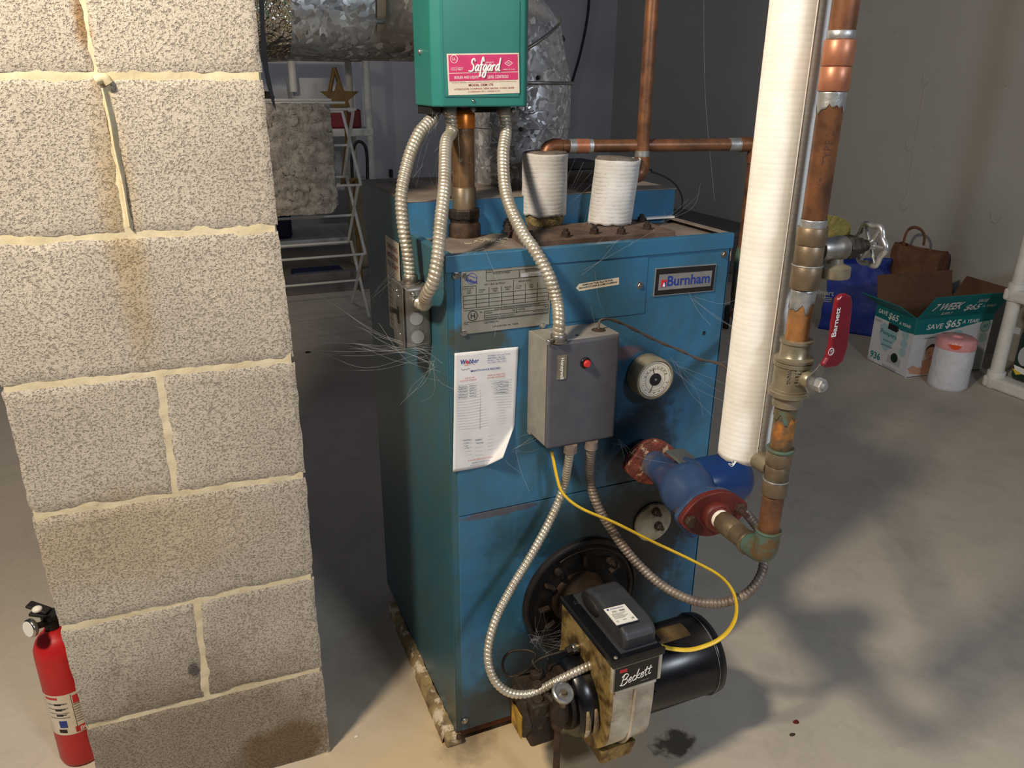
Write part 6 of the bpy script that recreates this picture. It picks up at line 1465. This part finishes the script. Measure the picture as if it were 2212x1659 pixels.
# front face printing: sleeping baby, seals
m = MB(); CF.disc(m, .115, .113, .034, .0006, .0003, sy=1.05); CF.poly(m, [(.07, .075), (.10, .085), (.15, .092), (.20, .070), (.22, .02), (.09, .008), (.02, .02), (.0, .045), (.03, .060), (.05, .045), (.08, .045)], .0006, .0003); m.build('baby_print', 'skin', wr)
m = MB(); CF.poly(m, [(.080, .118), (.085, .138), (.105, .152), (.130, .150), (.148, .135), (.150, .112), (.138, .128), (.115, .138), (.095, .135)], .0009, .0003); m.build('baby_hair_print', 'hair', wr)
m = MB(); CF.line(m, .095, .112, .110, .109, .002, .0011, .0002); CF.line(m, .122, .110, .135, .114, .002, .0011, .0002); CF.line(m, .108, .092, .122, .091, .002, .0011, .0002); m.build('baby_face_lines', 'hair', wr)
m = MB(); CF.disc(m, .235, .165, .042, .0004, .0003); m.build('heart_print', 'palet', wr)
for sx_, sz_, sr_ in ((.385, .215, .030), (.385, .160, .022)): CF.disc(MB(), sx_, sz_, sr_, .0006, .0003).build('seal_print', 'palet', wr)
m = MB(); text(m, CF, 'P', .195, .130, w=.040, hgt=.045, bold=.02, lift=.0012); text(m, CF, 'unscented', .060, .178, w=.060, hgt=.010, lift=.0012); CF.ring(m, .385, .215, .027, .002, .0010, .0002); text(m, CF, '#1', .372, .205, w=.026, hgt=.020, lift=.0012); m.build('front_lettering', 'tealbox', wr)
# flaps
def pxn(X, Y, o, n): return PP(X, Y, o, n)
def flap(a, b, outn, ang, L, spread, mat, name, label=None):
    """hinged panel from edge a-b, opened outward by ang from vertical"""
    d_ = (outn*math.sin(ang)+Vector((0, 0, 1))*math.cos(ang))
    e_ = (b-a).normalized(); A = a+d_*L-e_*spread[0]; B = b+d_*L+e_*spread[1]; nn = e_.cross(d_).normalized()*.004
    return MB().hexa([a, b, B, A, a+nn, b+nn, B+nn, A+nn]).build(name, mat, ct), A, B, d_
nF = Vector(((Rc-Fc).y, -(Rc-Fc).x, 0)).normalized(); nF = nF if nF.dot(ctr-Fc) < 0 else -nF
nL = Vector(((Fc-Lc).y, -(Fc-Lc).x, 0)).normalized(); nL = nL if nL.dot(ctr-Fc) < 0 else -nL
ff, A, B, d_ = flap(Fc+up, Rc+up, nF, .52, .125, (-.018, .0), 'tealbox', 'front_flap')
FFp = Plane(Fc+up, Rc-Fc, d_); FFp.o = FFp.o+FFp.n*(.0042 if FFp.n.dot(nF) > 0 else .0002)
m = MB(); text(m, FFp, '7 WEEK', .040, .045, w=.150, hgt=.044, bold=.02, shear=.15, lift=.0012); text(m, FFp, 'SUPPLY', .105, .016, w=.060, hgt=.016, lift=.0012, shear=.15); text(m, FFp, 'SAVE', .260, .078, w=.055, hgt=.020, lift=.0012, shear=.15); text(m, FFp, '$65', .215, .028, w=.080, hgt=.042, bold=.02, lift=.0012, shear=.15); text(m, FFp, 'A YEAR!', .310, .045, w=.070, hgt=.014, lift=.0012, shear=.15); m.build('flap_lettering', 'printw', ff)
flap(Lc+up, Fc+up, nL, 1.02, .115, (-.005, .0), 'tealbox', 'left_flap')
flap(Lc+up, Bc+up, -nF, .25, .13, (.0, .0), 'boxbrown', 'back_flap')
flap(Rc+up, Bc+up, -nL, .55, .12, (.0, .0), 'boxbrown', 'right_flap')
# wipes roll in film
rc = PZ(2056, 838, 0); rc = Vector((rc.x+.02, rc.y+.075, 0)); rc = Vector((2.640, 1.000, 0)); rc = Vector((2.622, 1.036, 0)); rR = .078
rl = thing('paper_towel_roll', 'white paper towel roll with a pink wrapped top in front of the carton', 'roll', rc)
h_ = PY(2072, 728, rc.y).z
m = MB(); 
def fr_(u, v):
    a = 2*pi*u; z = .185*v; r_ = rR*(1-.10*(1-v)**3*0)*(.93 if v == 0 else 1)+noise.noise(Vector((math.cos(a)*3, math.sin(a)*3, z*30)))*.002; return rc+Vector((r_*math.cos(a), r_*math.sin(a), z))
m.grid(fr_, 48, 24); m.lathe(rc+Vector((0, 0, .0)), (0, 0, 1), [(rR*.92, .0), (rR*.92, .184)], 40); m.build('roll_body', 'tissue', rl)
m = MB().lathe(rc+Vector((0, 0, .178)), (0, 0, 1), [(rR+.001, 0), (rR+.002, .006), (rR-.001, .038), (rR*.85, .046), (rR*.3, .044), (rR*.28, .036), (.01, .034)], 48); m.build('pink_top', 'pink', rl)
a = math.atan2(CAM.y-rc.y, CAM.x-rc.x); RPl = Plane(rc+Vector((math.cos(a), math.sin(a), 0))*(rR+.0025)+Vector((0, 0, .200)), (-math.sin(a), math.cos(a), 0), (0, 0, 1))
RPl.poly(MB(), [(-.028, .008), (.024, .008), (.015, -.008), (0, -.014), (-.015, -.008)], .0005, .0006).build('orange_mark', 'orange', rl)

# white plastic shelving at the right edge
ws = thing('white_shelving', 'white plastic shelving with round posts at the right edge of the room', 'shelf', (2.98, .5, 0))
pz = [(2.800, .950), (3.150, .950), (2.800, .15), (3.150, .15)]
for x, y in pz: 
    MB().lathe((x, y, .03), (0, 0, 1), [(.030, 0), (.028, .05), (.0265, .30), (.028, .355)], 22).build('post', 'white', ws)
    MB().cyl((x, y, .385), (x, y, 1.9), .0275, 22).build('post', 'white', ws)
for z in (.0, .385): 
    m = MB().box((2.765, .11, z), (3.185, .985, z+.052)); m.build('shelf_board', 'white', ws, bevel=.012)
    for x, y in pz[:1]+pz[2:3]: MB().cyl((x, y, z+.001), (x, y, z+.075), .036, 22, bev=.003).build('post_socket', 'white', ws)
# goods on it
g1 = thing('green_coffee_bag', 'dark green bag with a white cup picture on the bottom white shelf, right edge', 'bag', (2.90, .80, .052))
MB().box((2.815, .66, .0525), (2.96, .905, .265)).build('bag_body', 'greenbot', g1, bevel=.02, seg=3)
Gp = Plane((2.814, 0, 0), (0, -1, 0), (0, 0, 1))
x, y = Gp.px(2200, 800); m = MB(); Gp.poly(m, [(x-.025, y+.018), (x+.06, y+.010), (x+.04, y-.010), (x-.010, y-.012)], .0006, .0006); m.build('cup_print', 'printw', g1)
m = MB(); Gp.poly(m, [(x-.028, y+.002), (x+.02, y-.010), (x-.006, y-.022)], .0010, .0006); m.build('gold_print', 'yellow', g1)
x, y = Gp.px(2195, 715); m = MB(); Gp.rect(m, x-.012, y-.012, x+.018, y+.016, .0006, .0006); m.build('small_badge', 'printlg', g1); m = MB(); Gp.disc(m, *Gp.px(2214, 770), .028, .0006, .0006, sy=1.5); m.build('badge_print', 'printlg', g1)
p = PX(2207, 612, 2.83); tag(MB().box((2.83, .55, .4375), (3.05, .93, .56)).build('blue_packet', 'bagblue', bevel=.008), 'bright blue packet on the upper white shelf at the right edge', 'packet')

# ------------------------------------------------------------------ cobwebs
def web(name, label, strands, seed, r=.00018):
    rd = random.Random(seed); m = MB()
    for (a, b, sag, n) in strands:
        a = Vector(a); b = Vector(b)
        for i in range(n):
            a2 = a+Vector([rd.gauss(0, .006) for _ in range(3)]); b2 = b+Vector([rd.gauss(0, .030) for _ in range(3)])
            mid = (a2+b2)/2+Vector((rd.gauss(0, .010), rd.gauss(0, .010), -sag*rd.random()))
            q = cat([a2, mid, b2], 5); m.tube(q, r, 4, cap=False)
    return tag(m.build(name, 'web'), label, 'cobweb', kind='stuff')
A1 = Vector((-.012, .06, .80)); 
web('cobweb', 'fan of white cobweb threads between switch box and pillar', [(A1, PY(660, 735, .22), .02, 6), (A1, PY(720, 720, .2), .02, 5), (A1, PY(690, 765, .18), .03, 4), (PY(935, 785, -.01), PY(850, 720, .10), .02, 8), (PY(935, 785, -.01), PY(900, 850, .02), .01, 6), (PY(760, 690, .3), PY(860, 560, .2), .01, 5)], 4)
web('cobweb', 'cobweb threads over the boiler top by the lagged stubs', [(PZ(1180, 480, BH), PY(1250, 380, .15), .004, 6), (PZ(1260, 490, BH), PY(1330, 400, .1), .004, 6), (PY(945, 250, .16), PY(930, 380, .2), .0, 7), (PY(1000, 250, .18), PY(960, 400, .16), .0, 6), (PZ(1420, 480, BH), PY(1500, 420, .2), .01, 4)], 9)
web('cobweb', 'fine cobweb threads strung across the blue boiler front', [(PY(1260, 590, -.003), PY(1340, 520, -.01), .004, 5), (PY(1290, 580, -.003), PY(1300, 680, -.003), .004, 4), (PY(1330, 955, -.03), PY(1380, 1000, -.05), .004, 8), (PY(1110, 970, -.004), PY(1180, 965, -.03), .006, 9), (PY(1450, 780, -.02), PY(1560, 870, -.08), .01, 7), (PY(1040, 545, -.005), PY(1000, 640, -.003), .002, 4), (PY(1490, 640, -.003), PY(1590, 690, -.05), .006, 4)], 12)
web('cobweb', 'dusty cobweb lint behind the burner fuel pump', [(PY(1150, 1380, -.03), PY(1240, 1390, -.05), .006, 22), (PY(1170, 1400, -.04), PY(1200, 1340, -.02), .006, 14)], 15)
web('cobweb', 'long single cobweb strands hanging in front of the right wall', [(PY(1527, -40, .5), PY(1510, 450, .5), .0, 1)], 16, .0003)
